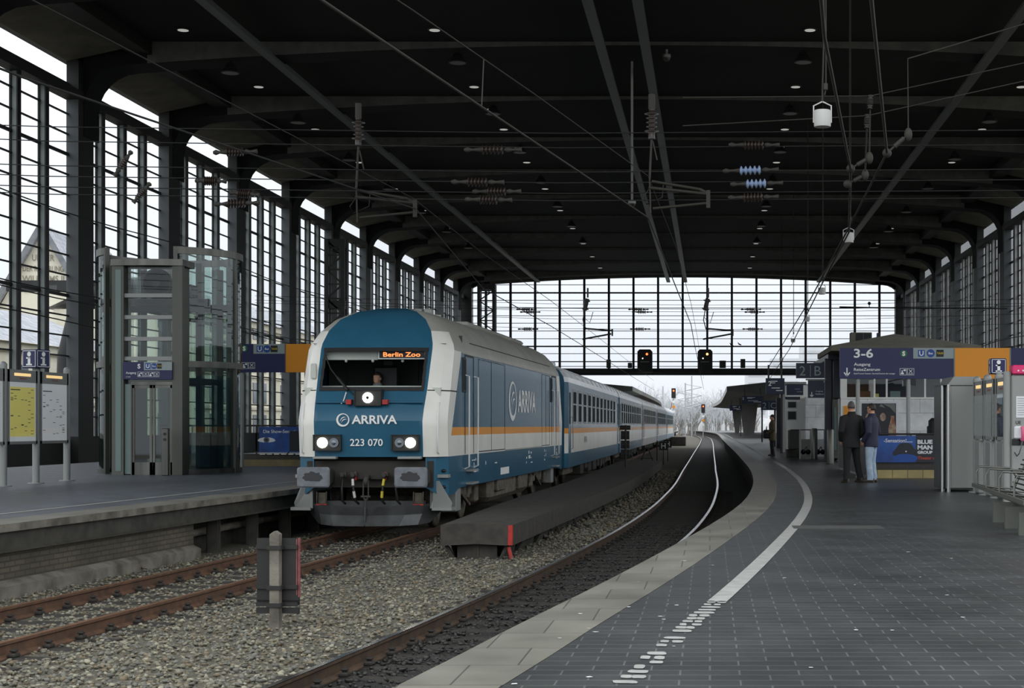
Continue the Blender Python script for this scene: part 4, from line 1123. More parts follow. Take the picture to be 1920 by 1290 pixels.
# timetable cases
def case(o, y0, y1, s, papers, lamp=True, X=0.):
    """display case between two posts along y, its face looking to +x (s=1) or -x (s=-1); local z from the floor"""
    z0, z1 = (.86,2.42) if s > 0 else (1.0,2.06)
    d = .14*s
    b = MB(); b.bbox(min(-d*.5,d*.4),max(-d*.5,d*.4),y0+.02,y1-.02,z0,z1,.02); c = b.build('case_body','steel_paint',o)
    b = MB(); xf = d*.4; e = .012*s
    for ya, yb_, za, zb in ((y0+.02,y0+.09,z0,z1),(y1-.09,y1-.02,z0,z1),(y0+.02,y1-.02,z0,z0+.06),(y0+.02,y1-.02,z1-.26,z1)):
        b.box(min(xf,xf+e),max(xf,xf+e),ya,yb_,za,zb)
    b.build('case_frame','steel_paint',c)
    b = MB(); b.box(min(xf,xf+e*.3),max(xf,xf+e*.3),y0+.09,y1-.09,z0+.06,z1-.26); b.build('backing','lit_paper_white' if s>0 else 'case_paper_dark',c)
    m = MB(); yy0, yy1 = y0+.12, y1-.14; zz0, zz1 = z0+.16, z1-.36
    m.box(min(xf,xf+e*.5),max(xf,xf+e*.5),yy0,yy1,zz0,zz1); p = m.build('timetable',papers,c)
    m = MB(); rg_ = random.Random(int(y0*100)); 
    for k in range(30):
        y = rg_.choice((.02,.16,.3,.44,.58,.72,.84))*(yy1-yy0)+yy0; z = zz0+rg_.random()*(zz1-zz0-.1)+.04
        m.box(min(xf+e*.55,xf+e*.6),max(xf+e*.55,xf+e*.6),y,y+.10*(yy1-yy0),z,z+.012)
    m.box(min(xf+e*.55,xf+e*.6),max(xf+e*.55,xf+e*.6),yy0+.02,yy0+.4*(yy1-yy0),zz1-.07,zz1-.05); m.build('printed_rows','ink',p)
    if lamp:
        m = MB(); m.box(min(xf+e,xf+e*1.6),max(xf+e,xf+e*1.6),y0+(.3 if s>0 else .25),y1-(.36 if s>0 else .25),z1-.13,z1-.07); m.build('case_lamp','warm_lamp',c)
        m = MB(); m.text('Information',(xf+e*1.7,(y0+y1)/2,z1-.20),.05,(0,s,0),(0,0,1),align='c'); m.build('case_lettering','red',c)
    m = MB(); m.quad((xf+e*1.05,y0+.09,z0+.06),(xf+e*1.05,y1-.09,z0+.06),(xf+e*1.05,y1-.09,z1-.26),(xf+e*1.05,y0+.09,z1-.26)); m.build('pane','case_glass',c)
XC = -14.53
o = E('timetable_stand', 'row of grey cases on posts holding a yellow and a white timetable', 'timetable stand', (XC,0,PLAT), 0)
ps = (30.3, 31.8, 33.35, 34.95)
for k, y in enumerate(ps):
    b = MB(); b.tube([(0,y,0),(0,y,2.5)],.075,14); b.ball((0,y,2.5),.075,12); b.lathe([(.17,0),(.17,.02)],(0,y,0),n=14); b.build('post','steel_paint',o)
for k in range(3):
    case(o, ps[k]+.06, ps[k+1]-.06, 1, ('lit_paper_white','lit_paper_yellow','lit_paper_white')[k])
def info_cube(label, x, y, z, sz, rot, ztop):
    o = E('info_cube', label, 'information sign', (x,y,z), rot)
    m = MB(); m.bbox(-sz/2,sz/2,-sz/2,sz/2,0,sz,.015); m.build('cube','navy',o)
    for k in range(4):
        a = k*PI/2; ca, sa = math.cos(a), math.sin(a)
        xa = Vector((ca,sa,0)); nn = Vector((sa,-ca,0)); e = sz/2+.003
        m = MB(); P = lambda u, v, d=0: nn*(e+d)+xa*u+Vector((0,0,v))
        t = sz*.03; w = sz*.44
        for (u0,u1,v0,v1) in ((-w,w,sz*.06,sz*.06+t),(-w,w,sz*.94-t,sz*.94),(-w,-w+t,sz*.06,sz*.94),(w-t,w,sz*.06,sz*.94),(-.09*sz,.09*sz,sz*.17,sz*.58),(-.2*sz,.09*sz,sz*.50,sz*.58),(-.2*sz,.2*sz,sz*.14,sz*.22)):
            m.quad(P(u0,v0),P(u1,v0),P(u1,v1),P(u0,v1))
        m.add([P(.13*sz*math.cos(q*PI/8),sz*.745+.13*sz*math.sin(q*PI/8)) for q in range(16)],[tuple(range(16))])
        m.build('info_lettering','sign_white',o)
    m = MB(); m.tube([(0,0,ztop),(0,0,0)],.035,8); m.build('pole','steel_paint',o)
info_cube('navy info cube with a white i standing over the yellow and white timetable cases', XC-.0, 33.36, PZ(690,33.2), .40, -.36, -(PZ(690,33.2)-PLAT-2.56))

# glass lift
LX, LY, LR = -14.45, 41.45, 1.80
o = E('glass_lift', 'round glass and steel lift tower on the platform beside the train', 'lift', (LX,LY,PLAT))
ztop, zmid = 5.86, 2.86
def arc(r, z, a0, a1, n=28): return [(r*math.sin(a0+(a1-a0)*k/n), -r*math.cos(a0+(a1-a0)*k/n), z) for k in range(n+1)]
g0, g1 = .40, 2*PI-.72
def band(r0, r1, za, zb, name, mat, a0=g0, a1=g1):
    m = MB(); n = 40
    A = arc(r0,za,a0,a1,n); B = arc(r1,za,a0,a1,n); Cc = arc(r1,zb,a0,a1,n); D = arc(r0,zb,a0,a1,n)
    m.loft([[A[k],B[k],Cc[k],D[k]] for k in range(n+1)],0,True,True); m.build(name,mat,o)
band(LR-.02,LR+.06,ztop-.18,ztop,'top_ring','steel'); band(LR-.02,LR+.06,zmid-.10,zmid+.06,'middle_ring','steel'); band(LR-.02,LR+.04,0,.12,'base_ring','steel')
for za, zb, rr_ in ((.12,zmid-.10,LR-.01),(zmid+.06,ztop-.18,LR+.02)):
    n = 10; aa = frange(g0,g1,n+1)
    for k in range(n):
        m = MB(); A = arc(rr_,za,aa[k]+.006,aa[k+1]-.006,5); B = arc(rr_,zb,aa[k]+.006,aa[k+1]-.006,5)
        for q in range(5): m.add([A[q],A[q+1],B[q+1],B[q]],[(0,1,2,3)],0,True)
        m.build('curved_pane','lift_glass',o)
for a in frange(g0,g1,6):
    m = MB(); x, y = LR*math.sin(a), -LR*math.cos(a); m.beam((x,y,0),(x,y,ztop),.09,.12,0,up=(x,y,0)); m.build('upright','steel',o)
# portal towards the track: flanks, lintel, doors
yf = -2.30
px0, px1 = PX(205,39)-LX, PX(338,39)-LX
for x, w_ in ((px0,.30),(px1-.26,.26)):
    m = MB(); m.box(x,x+w_,yf,yf+.16,0,5.40); m.box(x+w_*.5-.04,x+w_*.5+.04,yf+.16,-1.5,0,5.3); m.build('portal_flank','steel_olive',o)
m = MB(); m.box(px0+.10,px0+.24,yf-.012,yf,.1,5.2); m.build('frosted_strip','frosted',o)
m = MB(); m.box(px0+.31,px0+.5,yf+.06,yf+.08,.02,2.3); m.build('frosted_side_panel','frosted',o)
m = MB(); m.loft([[(px0-.02+t*(px1-px0+.04),yf-.10*math.sin(PI*t)-.03,5.3),(px0-.02+t*(px1-px0+.04),-1.4,5.3),(px0-.02+t*(px1-px0+.04),-1.4,5.46),(px0-.02+t*(px1-px0+.04),yf-.10*math.sin(PI*t)-.03,5.46)] for t in frange(0,1,9)]); m.build('portal_lintel','steel',o)
for z in (4.55,4.0,3.45,2.95):
    m = MB(); m.box(px0+.3,px1-.26,yf+.05,yf+.15,z-.05,z+.05); m.build('portal_crossbar','steel_paint',o)
m = MB(); m.quad((px0+.3,yf+.16,2.3),(px1-.26,yf+.16,2.3),(px1-.26,yf+.16,5.3),(px0+.3,yf+.16,5.3)); m.build('portal_pane','case_glass',o)
m = MB(); m.box(px0+.30,px1-.24,yf-.05,yf+.06,2.42,2.86); sg = m.build('lift_sign','navy',o)
m = MB(); zz = 2.42; xw = px1-px0-.54; xs_ = px0+.30
m.text('S',(xs_+xw*.33,yf-.055,zz+.27),.12,align='c',bold=.04); m.text('Ausgang',(xs_+.08,yf-.055,zz+.12),.075,w=.26,bold=.01); m.text('zur Stadt',(xs_+.08,yf-.055,zz+.05),.03,w=.12); m.build('lettering','sign_white',sg)
m = MB(); m.box(xs_+xw*.43,xs_+xw,yf-.056,yf-.05,zz+.23,zz+.44); m.build('grey_panel','sign_grey',sg)
m = MB(); m.box(xs_+xw*.46,xs_+xw*.56,yf-.06,yf-.056,zz+.26,zz+.41,0); m.text('U',(xs_+xw*.51,yf-.063,zz+.285),.10,m=1,align='c',bold=.03); m.lathe([(.075,-.056),(.075,-.06)],(xs_+xw*.635,yf,zz+.335),'y',16,0,smooth=False); m.box(xs_+xw*.70,xs_+xw*.79,yf-.06,yf-.056,zz+.27,zz+.40,2); m.text('TAXI',(xs_+xw*.745,yf-.063,zz+.315),.04,m=3,align='c'); m.text('Bus',(xs_+xw*.635,yf-.063,zz+.31),.05,m=1,align='c'); m.build('transport_symbols',['ublue','sign_white','black','taxi_yellow'],sg)
pictos(xs_+xw*.30,yf-.05,zz+.06,.13,4,sg)
dx0, dx1 = px0+.5, px1-.26; dm = (dx0+dx1)/2
m = MB(); m.box(dx0-.03,dx0,yf+.02,yf+.14,0,2.34); m.box(dx1,dx1+.03,yf+.02,yf+.14,0,2.34); m.box(dx0,dx1,yf+.02,yf+.14,2.28,2.36); m.build('door_surround','steel',o)
for a, b_ in ((dx0,dm-.01),(dm+.01,dx1)):
    m = MB(); m.box(a,a+.06,yf+.05,yf+.09,0,2.28); m.box(b_-.06,b_,yf+.05,yf+.09,0,2.28); m.box(a,b_,yf+.05,yf+.09,0,.32); m.box(a,b_,yf+.05,yf+.09,2.2,2.28); d = m.build('lift_door','steel',o)
    m = MB(); m.quad((a+.06,yf+.07,.32),(b_-.06,yf+.07,.32),(b_-.06,yf+.07,2.2),(a+.06,yf+.07,2.2)); m.build('pane','lift_glass',d)
# machinery inside: sheave, beams, car, guide rails
m = MB(); m.lathe([(.34,-.05),(.40,-.05),(.40,.05),(.34,.05),(.34,-.05)],(px0+.72,-1.1,4.95),'y',24)
for k in range(5): a = 2*PI*k/5; m.beam((px0+.72,-1.1,4.95),(px0+.72+.36*math.cos(a),-1.1,4.95+.36*math.sin(a)),.06,.06,up=(0,1,0))
m.lathe([(.09,-.08),(.09,.08)],(px0+.72,-1.1,4.95),'y',12); m.build('hoist_wheel','steel_dark',o)
for y in (-1.1,.9):
    m = MB(); m.box(-1.4,1.4,y-.08,y+.08,4.35,4.55); m.build('machine_beam','steel_dark',o)
m = MB(); m.bbox(.1,.9,-1.0,-.4,4.55,4.95,.05); m.build('hoist_motor','steel_dark',o)
for x in (-1.05,1.05):
    for y in (-.9,.9):
        m = MB(); m.box(x-.06,x+.06,y-.06,y+.06,0,5.5); m.build('guide_rail','steel_dark',o)
m = MB(); m.box(-1.0,1.0,-.8,.9,2.35,2.5); m.box(-1.0,1.0,-.8,.9,.03,.1); m.box(-1.0,-.95,-.8,.9,.1,2.4); m.box(.95,1.0,-.8,.9,.1,1.0); m.build('lift_car','steel_dark',o)
m = MB(); m.quad((.62,-1.0,.25),(.80,-1.0,.1),(.78,-1.0,.5),(.55,-1.0,.9)); m.build('yellow_tag','taxi_yellow',o)
# call post in front
m = MB(); o2 = E('call_post','slim steel lift call post with two round buttons in front of the lift doors','call post',(PX(310.5,38.7),38.7,PLAT))
m.bbox(-.085,.085,-.06,.06,0,1.18,.015); m.build('post_body','steel',o2)
for z, mt in ((1.04,'blackgloss'),(.90,'steel_dark')):
    m = MB(); m.disc((0,-.065,z),.036,'y',16,0,.02); m.build('button',mt,o2)

# stair parapet with poster railing (platform with the lift)
def parapet(label, x0, x1, Y, ztop, depth, plinth, side, name='stair_parapet'):
    o = E(name, label, 'railing', (0,Y,PLAT))
    m = MB(); m.box(x0,x1,0,.12,0,.20); m.build('tiled_plinth',plinth,o)
    m = MB(); m.box(x0,x1,.02,.10,.20,.38); m.build('dark_tile_band','brown_tile',o)
    m = MB(); m.tube([(x0,.05,ztop),(x1,.05,ztop)],.025,8); m.tube([(x0,.05,.44),(x1,.05,.44)],.018,6); m.build('handrail','steel_dark',o)
    n = int((x1-x0)/1.2)+1
    for k in range(n+1):
        x = x0+(x1-x0)*k/n; m = MB(); m.box(x-.02,x+.02,.03,.07,.2,ztop); m.build('baluster','steel_dark',o)
    return o
zt = PZ(798,47.7)-PLAT
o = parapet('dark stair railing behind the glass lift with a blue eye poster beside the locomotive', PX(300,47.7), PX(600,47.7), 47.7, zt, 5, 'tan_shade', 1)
m = MB(); m.box(PX(300,47.7),PX(486,47.7),.03,.05,.46,zt-.22); m.build('infill_panel','blackgloss',o)
m = MB()
for k in range(40): m.box(PX(300,47.7)+k*.08,PX(300,47.7)+k*.08+.012,.035,.05,zt-.22,zt)
m.build('bars','steel_dark',o)
def poster(label, x0, x1, Y, z0, z1, eye, text, tx, th):
    p = E('poster', label, 'poster', (0,Y,0))
    m = MB(); m.box(x0,x1,-.02,0,z0,z1); m.build('poster_sheet','poster_blue',p)
    w, h = x1-x0, z1-z0
    if eye:
        ex, ez = eye; m = MB(); n = 20; R_ = h*.30
        pts = [(ex+R_*1.15*math.cos(2*PI*k/n), -.023, ez+R_*.42*math.sin(2*PI*k/n)*(1 if math.sin(2*PI*k/n)>0 else .6)) for k in range(n)]
        m.add(list(reversed(pts)),[tuple(range(n))],0); m.disc((ex,-.024,ez+.02),R_*.38,'y',18,1,.006); m.disc((ex,-.028,ez+.02),R_*.18,'y',14,2,.006); m.build('printed_eye',['paper_white','win_ext','black'],p)
    m = MB(); m.text(text,(tx,-.023,z1-h*.25),h*th,bold=.01); m.build('lettering','paper_white',p)
    return p
Y = 47.66
p = poster('blue poster with a staring eye on the stair railing beside the locomotive', PX(486,Y), PX(600,Y), Y, PZ(848,Y), PZ(800,Y), (PX(500,Y),PZ(826,Y)), 'Die Show-Sensation', PX(494,Y), .13)
m = MB(); m.box(PX(543,Y),PX(600,Y),-.024,-.02,PZ(846,Y),PZ(808,Y)); m.build('dark_field','poster_dark',p)
m = MB()
for k in range(9): m.box(PX(487,Y)+k*.22,PX(487,Y)+k*.22+.16,-.01,.02,PZ(849,Y)-.06,PZ(849,Y)-.02)
t = m.build('poster_clip_rail','speaker',loc=(0,Y,0)); t.parent = p; t.location=(0,0,0)

# ================================================================ things on the photographer's platform
# stair parapet with the poster
Y = 36.6
xp0, xp1 = PX(1627,Y), PX(1790,Y)
o = parapet('stair railing with tan tile plinth below the show poster, behind the two men', xp0, xp1, Y, PZ(814,Y)-PLAT, 6, 'tan_tile', 1)
for k in range(5):
    m = MB(); m.box(xp0-.03,xp0+.03,.2+k*1.6,.2+k*1.6+1.5,.06,.9); m.build('side_panel','steel',o)
m = MB(); m.tube([(xp0,.05,PZ(814,Y)-PLAT),(xp0,8.2,PZ(814,Y)-PLAT)],.025,8); m.build('side_handrail','steel_dark',o)
Y = 36.56
p = poster('blue show poster with white lettering on the stair railing behind the two men', PX(1640,Y), PX(1717,Y), Y, PZ(867,Y), PZ(817,Y), None, '-Sensation!', PX(1657,Y), .14)
m = MB(); m.box(PX(1717,Y),PX(1753,Y),-.02,0,PZ(867,Y),PZ(816,Y)); m.build('black_field','poster_dark',p)
m = MB(); ex, ez = PX(1697,Y), PZ(848,Y); n = 24
m.add([(ex+.27*math.cos(-2*PI*k/n)*(1+.2*math.sin(3*2*PI*k/n)),-.022,ez+.03+.19*math.sin(-2*PI*k/n)) for k in range(n)],[tuple(range(n))],0)
m.add([(ex+.30*math.cos(-2*PI*k/n),-.024,ez-.14+.10*math.sin(-2*PI*k/n)) for k in range(n)],[tuple(range(n))],1); m.disc((ex+.02,-.026,ez+.02),.018,'y',12,2,.004); m.build('printed_shapes',['poster_dark','ublue','paper_white'],p)
m = MB()
for k, (t, pz, hh, w_) in enumerate((('BLUE',832.5,.10,.355),('MAN',843,.105,.355),('GROUP',851,.072,.355))): m.text(t,(PX(1720,Y),-.024,PZ(pz,Y)),hh,w=w_,bold=.05)
m.build('big_lettering','paper_white',p)
m = MB(); m.text('Theater a',(PX(1720.5,Y),-.024,PZ(861.5,Y)),.075,w=.40,bold=.015); m.build('red_lettering','poster_red',p)
m = MB(); m.box(PX(1697,Y),PX(1711,Y),-.023,-.02,PZ(829,Y),PZ(828,Y)); m.build('small_print','paper_white',p)

# kiosk behind the stairs
KY = 53.0; kx0, kx1 = PX(1576,KY), 8.9; kz = PZ(653,KY)
o = E('kiosk', 'white panelled kiosk with a window band and grey pyramid roof behind the stairs', 'kiosk', (0,KY,0))
zs0, zs1 = PZ(747,KY), PZ(708,KY)
m = MB(); m.box(kx0,kx1,0,.2,PLAT,zs0); m.box(kx0,kx0+.2,.2,6,PLAT,zs0); m.box(kx1-.2,kx1,.2,6,PLAT,zs0); m.box(kx0,kx1,5.8,6,PLAT,kz); m.build('panel_wall','kiosk_white',o)
m = MB(); m.box(kx0,kx0+.22,-.02,.22,PLAT,kz); m.build('corner_column','kiosk_paint',o)
m = MB(); m.box(kx0,kx1,0,.2,zs1+.02,kz); m.build('head_band','kiosk_paint',o)
m = MB(); m.box(kx0,kx1,-.03,.25,zs0-.02,zs0+.04); m.build('window_sill','kiosk_paint',o)
for px in (1582,1610,1640,1663,1703,1735,1765):
    m = MB(); x = PX(px,KY); m.box(x-.03,x+.03,.05,.12,zs0,zs1+.05); m.build('window_post','kiosk_paint',o)
m = MB(); m.quad((kx0,.1,zs0),(kx1,.1,zs0),(kx1,.1,zs1),(kx0,.1,zs1)); m.build('window_pane','case_glass',o)
m = MB(); m.quad((kx0+.2,2.4,PLAT),(kx1-.2,2.4,PLAT),(kx1-.2,2.4,kz),(kx0+.2,2.4,kz)); m.box(kx0+.2,kx1-.2,.4,2.4,PLAT,PLAT+.05); m.build('room_lining','poster_dark',o)
m = MB(); ax_, ay_ = PX(1677,56.), 3.0; e = .35; az_ = PZ(626,56.)
base = [(kx0-e,-e,kz-.1),(kx1+e,-e,kz-.1),(kx1+e,6+e,kz-.1),(kx0-e,6+e,kz-.1)]; top_ = [(p_[0],p_[1],kz+.08) for p_ in base]
m.loft([base,top_]); ap = (ax_,ay_,az_)
for k in range(4): m.add([top_[k],top_[(k+1)%4],ap],[(0,1,2)])
m.build('pyramid_roof','kiosk_roof',o)
def indoor(nm, lab, px0, px1, py0, py1, Y, d, mat, cat):
    m = MB(); m.bbox(PX(px0,Y),PX(px1,Y),Y,Y+d,PZ(py1,Y),PZ(py0,Y),.02); t = m.build(nm,mat); tag(t,lab,cat); return t
indoor('counter','brown counter seen through the kiosk window, left part',1612,1632,733,746.5,54.2,.4,'rust','counter')['label']='brown counter seen through the kiosk window above the older man in black'
indoor('cash_register','pale blue cabinet seen through the kiosk window beside the hanging number display',1669,1688,733,746.5,54.0,.3,'frosted','cabinet')
indoor('yellow_crate','small yellow crate seen through the kiosk window above the man in navy',1639,1648,738,746.5,54.0,.2,'paper_yellow','crate')
indoor('inner_column','white column seen through the kiosk window between the sign posts',1630,1641,712,746.5,54.6,.25,'kiosk_paint','column')
o = E('number_display','dark hanging display board seen against the kiosk window, showing a pale 1','display board',(0,50.,0))
Y=50.; m = MB(); m.prism([(PX(1694,Y),PZ(724,Y)),(PX(1712,Y),PZ(722,Y)),(PX(1712,Y),PZ(709,Y)),(PX(1694,Y),PZ(711,Y))],'y',0,.2); m.box(PX(1712,Y),PX(1717,Y),.0,.2,PZ(724,Y),PZ(708,Y)); m.tube([(PX(1704,Y),.1,PZ(711,Y)),(PX(1704,Y),.1,PZ(706,Y)),(PX(1704,Y),3.05,PZ(706,Y))],.03,6); m.build('display_case','screen_off',o)
m = MB(); m.text('1',(PX(1691.5,Y),-.01,PZ(724,Y)),.18,bold=.02); m.build('numeral','sign_grey',o)
# advertisement on the kiosk wall
Y = KY-.03; o = E('wall_poster','framed poster with two heads and a bottle on the white kiosk wall behind the men','poster',(0,Y,0))
ax0, ax1, az0, az1 = PX(1611,Y), PX(1684,Y), PZ(840,Y), PZ(752,Y)
m = MB(); m.box(ax0,ax1,-.06,0,az0,az1); m.build('poster_frame','paper_white',o)
m = MB(); m.box(ax0+.08,ax1-.08,-.07,-.06,az0+.06,az1-.08); m.build('poster_sheet','poster_dark',o)
m = MB()
for px, py, rx, rz in ((1628,783,.10,.15),(1655,782,.10,.14)):
    m.add([(PX(px,Y)+rx*math.cos(-2*PI*k/18),-.073,PZ(py,Y)+rz*math.sin(-2*PI*k/18)) for k in range(18)],[tuple(range(18))],0)
x_, z_ = PX(1673,Y), PZ(840,Y)+.08
m.add([(x_-.14,-.074,z_),(x_+.12,-.074,z_),(x_+.12,-.074,z_+.62),(x_+.06,-.074,z_+.9),(x_+.06,-.074,z_+1.02),(x_-.06,-.074,z_+1.02),(x_-.06,-.074,z_+.9),(x_-.14,-.074,z_+.6)],[tuple(range(8))],1)
m.add([(PX(1648,Y),-.072,PZ(762,Y)),(PX(1660,Y),-.072,PZ(765,Y)),(PX(1652,Y),-.072,PZ(757,Y))],[(0,1,2)],2); m.add([(PX(1655,Y),-.072,az1-.1),(ax1-.1,-.072,az1-.1),(ax1-.1,-.072,PZ(775,Y)),(PX(1668,Y),-.072,PZ(764,Y))],[(3,2,1,0)],2)
m.build('printed_figures',['poster_skin','poster_glass','case_paper_dark'],o)
m = MB(); m.box(PX(1582,Y),PX(1593,Y),-.03,0,PZ(783,Y),PZ(761,Y)); t = m.build('orange_notice','sign_orange',loc=(0,Y,0)); tag(t,'orange notice on the white kiosk wall beside the older man in black','notice')

# dark blue post with the 2 B sign
Y = 55.; o = E('canopy_post','dark blue double post with a sloping canopy edge next to the kiosk','post',(0,Y,0))
for a, b_ in ((1547,1559),(1563,1575)):
    m = MB(); m.box(PX(a,Y),PX(b_,Y),0,.3,PLAT,PZ(672,Y)); m.build('post','navy_post',o)
m = MB(); m.tube([(PX(1561,Y),.1,PLAT),(PX(1561,Y),.1,PZ(672,Y))],.03,8); m.build('down_pipe','steel_dark',o)
m = MB(); m.prism([(PX(1552,Y),PZ(674,Y)),(PX(1580,Y),PZ(674,Y)),(PX(1580,Y),PZ(653,Y)),(PX(1552,Y),PZ(664,Y))],'y',-.2,5); m.build('canopy_edge','navy_post',o)
m = MB(); m.loft([[(PX(1520,62.),7.,PZ(683,62.)),(PX(1520,62.),7.,PZ(691,62.)),(PX(1524,62.),7.4,PZ(691,62.)),(PX(1524,62.),7.4,PZ(683,62.))],[(PX(1552,Y),-.2,PZ(664,Y)),(PX(1552,Y),-.2,PZ(673,Y)),(PX(1557,Y),.1,PZ(673,Y)),(PX(1557,Y),.1,PZ(664,Y))]]); m.build('canopy_fascia','steel_paint',o)
def letter_sign(label, px0, px1, py0, py1, Y, left, right, tcol='sign_grey', hang=None, post=False):
    o = E('platform_letter_sign', label, 'sign', (0,Y,0)); x0, x1, z1, z0 = PX(px0,Y), PX(px1,Y), PZ(py0,Y), PZ(py1,Y); h = z1-z0
    m = MB(); m.box(x0,x1,0,.2,z0,z1); m.build('sign_box','navy_dark',o)
    m = MB(); m.text(left,(x0+(x1-x0)*.22,-.01,z0+h*.17),h*.62,align='c',bold=.0); m.text(right,(x0+(x1-x0)*.76,-.01,z0+h*.17),h*.62,align='c',bold=.0); m.box(x0+(x1-x0)*.49,x0+(x1-x0)*.5+.01,-.01,0,z0+h*.1,z0+h*.85); m.build('lettering',tcol,o)
    if post:
        m = MB(); m.tube([(x1-.12,.12,PLAT),(x1-.12,.12,z0)],.06,8); m.build('post','steel_dark',o)
    if hang: 
        m = MB(); m.box(hang-.05,hang+.05,.05,.15,z1,z1+.5); m.build('hanger','steel_dark',o)
    return o
letter_sign('dark sign reading 2 B hung from the dark blue canopy post', 1493,1546,680.5,709,54.8,'2','B')
letter_sign('dark sign reading 2 C hung over the far part of the platform', 1427,1457,751,769,92.,'2','C', post=True)
o = MB(); Y=54.7
o = E('side_direction_sign','dark narrow sign with an arrow below the 2 B sign','sign',(0,Y,0))
m = MB(); m.box(PX(1515,Y),PX(1546,Y),0,.12,PZ(746,Y),PZ(713,Y)); m.build('board','navy_dark',o)
m = MB(); ax, az = PX(1522,Y), PZ(744,Y); m.box(ax-.015,ax+.015,-.006,0,az,az+.17); m.beam((ax,-.003,az),(ax-.06,-.003,az+.07),.03,.006,up=(0,1,0)); m.beam((ax,-.003,az),(ax+.06,-.003,az+.07),.03,.006,up=(0,1,0))
m.text('Ausgang',(PX(1529,Y),-.006,PZ(735,Y)),.05,w=.26); m.text('ReiseZentrum',(PX(1529,Y),-.006,PZ(740,Y)),.05,w=.3); m.build('lettering','sign_white',o)
m = MB(); m.box(PX(1511,Y),PX(1548,Y),-.02,.14,PZ(713,Y),PZ(710,Y)); m.box(PX(1544,Y),PX(1547,Y),-.02,.14,PZ(717,Y),PZ(712,Y)); m.build('frame','steel_paint',o)
# bollards and glass balustrade
for px, pyt, Yb, lab in ((1557,805,50.,'stainless steel bollard in front of the dark blue canopy post'),(1527,803,57.5,'stainless steel bollard beside the picture panels of the balustrade')):
    o = E('bollard',lab,'bollard',(PX(px,Yb),Yb,PLAT)); hh = PZ(pyt,Yb)-PLAT
    m = MB(); m.lathe([(.115,0),(.115,hh-.03),(.09,hh)],n=20); m.build('bollard_tube','steel',o)
    m = MB(); m.lathe([(.14,0),(.14,.02)],n=20); m.build('base_collar','steel_dark',o)
o = E('balustrade','low balustrade with bicycle picture panels between the steel bollards','railing',(0,58.2,PLAT))
Y = 58.2; zt = PZ(806,Y)-PLAT
m = MB(); m.tube([(PX(1482,Y),0,zt),(PX(1548,Y),0,zt)],.02,6); m.build('handrail','steel_dark',o)
for px in (1500,1520,1546):
    m = MB(); m.box(PX(px,Y)-.03,PX(px,Y)+.03,-.02,.04,0,zt); m.build('baluster','steel_paint',o)
for a, b_, mt in ((1502,1519,'case_paper_dark'),(1531,1545,'paper_white')):
    m = MB(); m.box(PX(a,Y),PX(b_,Y),-.02,.02,.08,zt-.35); pn = m.build('picture_panel',mt,o)
    m = MB(); c0 = (PX(a,Y)+PX(b_,Y))/2
    for dx in (-.09,.09): m.lathe([(.085,-.024),(.10,-.024),(.10,-.021),(.085,-.021),(.085,-.024)],(c0+dx,0,.26),'y',16)
    m.beam((c0-.09,-.023,.26),(c0+.03,-.023,.46),.03,.004,up=(0,1,0)); m.beam((c0+.03,-.023,.46),(c0+.09,-.023,.26),.03,.004,up=(0,1,0)); m.build('printed_bicycle','poster_dark',pn)
o = E('glass_cabinet','bright edged glass display cabinet against the dark blue canopy post','display cabinet',(0,54.2,PLAT))
Y = 54.2; m = MB(); m.bbox(PX(1562,Y),PX(1575.5,Y),-.1,.5,.05,PZ(746,Y)-PLAT,.06); m.build('cabinet_body','steel',o)
m = MB(); m.box(PX(1564,Y),PX(1568,Y),-.115,-.1,.4,1.9); m.build('glass_strip','frosted',o)
o = E('planter','dark grey box with a steel rail at its foot, at the end of the balustrade','box',(0,0,0)); Y=60.
m = MB(); m.bbox(PX(1480,Y),PX(1499,Y),Y,Y+1.2,PLAT+.32,PZ(806,Y)-.0,.03); m.build('box_body','steel_dark',o)
m = MB(); m.box(PX(1477,Y),PX(1500,Y),Y-.05,Y+1.2,PLAT,PLAT+.32); m.build('base_block','concrete_dark',o)

# second building further along the platform
o = E('platform_office','white platform office with grey windows behind the balustrade','building',(0,0,0)); Y = 80.
m = MB(); m.box(PX(1475,Y),6.8,Y,Y+8,PLAT,PZ(722,Y)); m.build('office_wall','kiosk_paint',o)
for z in (3.05,2.2):
    pass
for a, b_, c0, c1 in ((1476,1494,752,766),(1476,1494,770,788)):
    m = MB(); m.box(PX(a,Y),PX(b_,Y),Y-.05,Y,PZ(c1,Y),PZ(c0,Y)); w_ = m.build('office_window','winframe',o)
    m = MB(); m.box(PX(a+1.6,Y),PX(b_-1.6,Y),Y-.07,Y-.05,PZ(c1-1.6,Y),PZ(c0+1.6,Y)); m.build('pane','window_dark',w_)
m = MB(); m.box(PX(1472,Y),PX(1500,Y),Y-.12,Y,PZ(749,Y),PZ(744,Y)); m.build('blue_band','navy_post',o)
m = MB(); m.box(PX(1508,Y),PX(1545,Y),Y-1.2,Y,PLAT,PZ(745,Y)); m.build('panel_annex','kiosk_white',o)
o = E('dark_pillar','dark pillar behind the far man in the olive coat','pillar',(0,0,0)); Y=86.
m = MB(); m.box(PX(1456,Y),PX(1468,Y),Y,Y+.5,PLAT,PZ(746,Y)); m.build('pillar_shaft','navy_post',o)
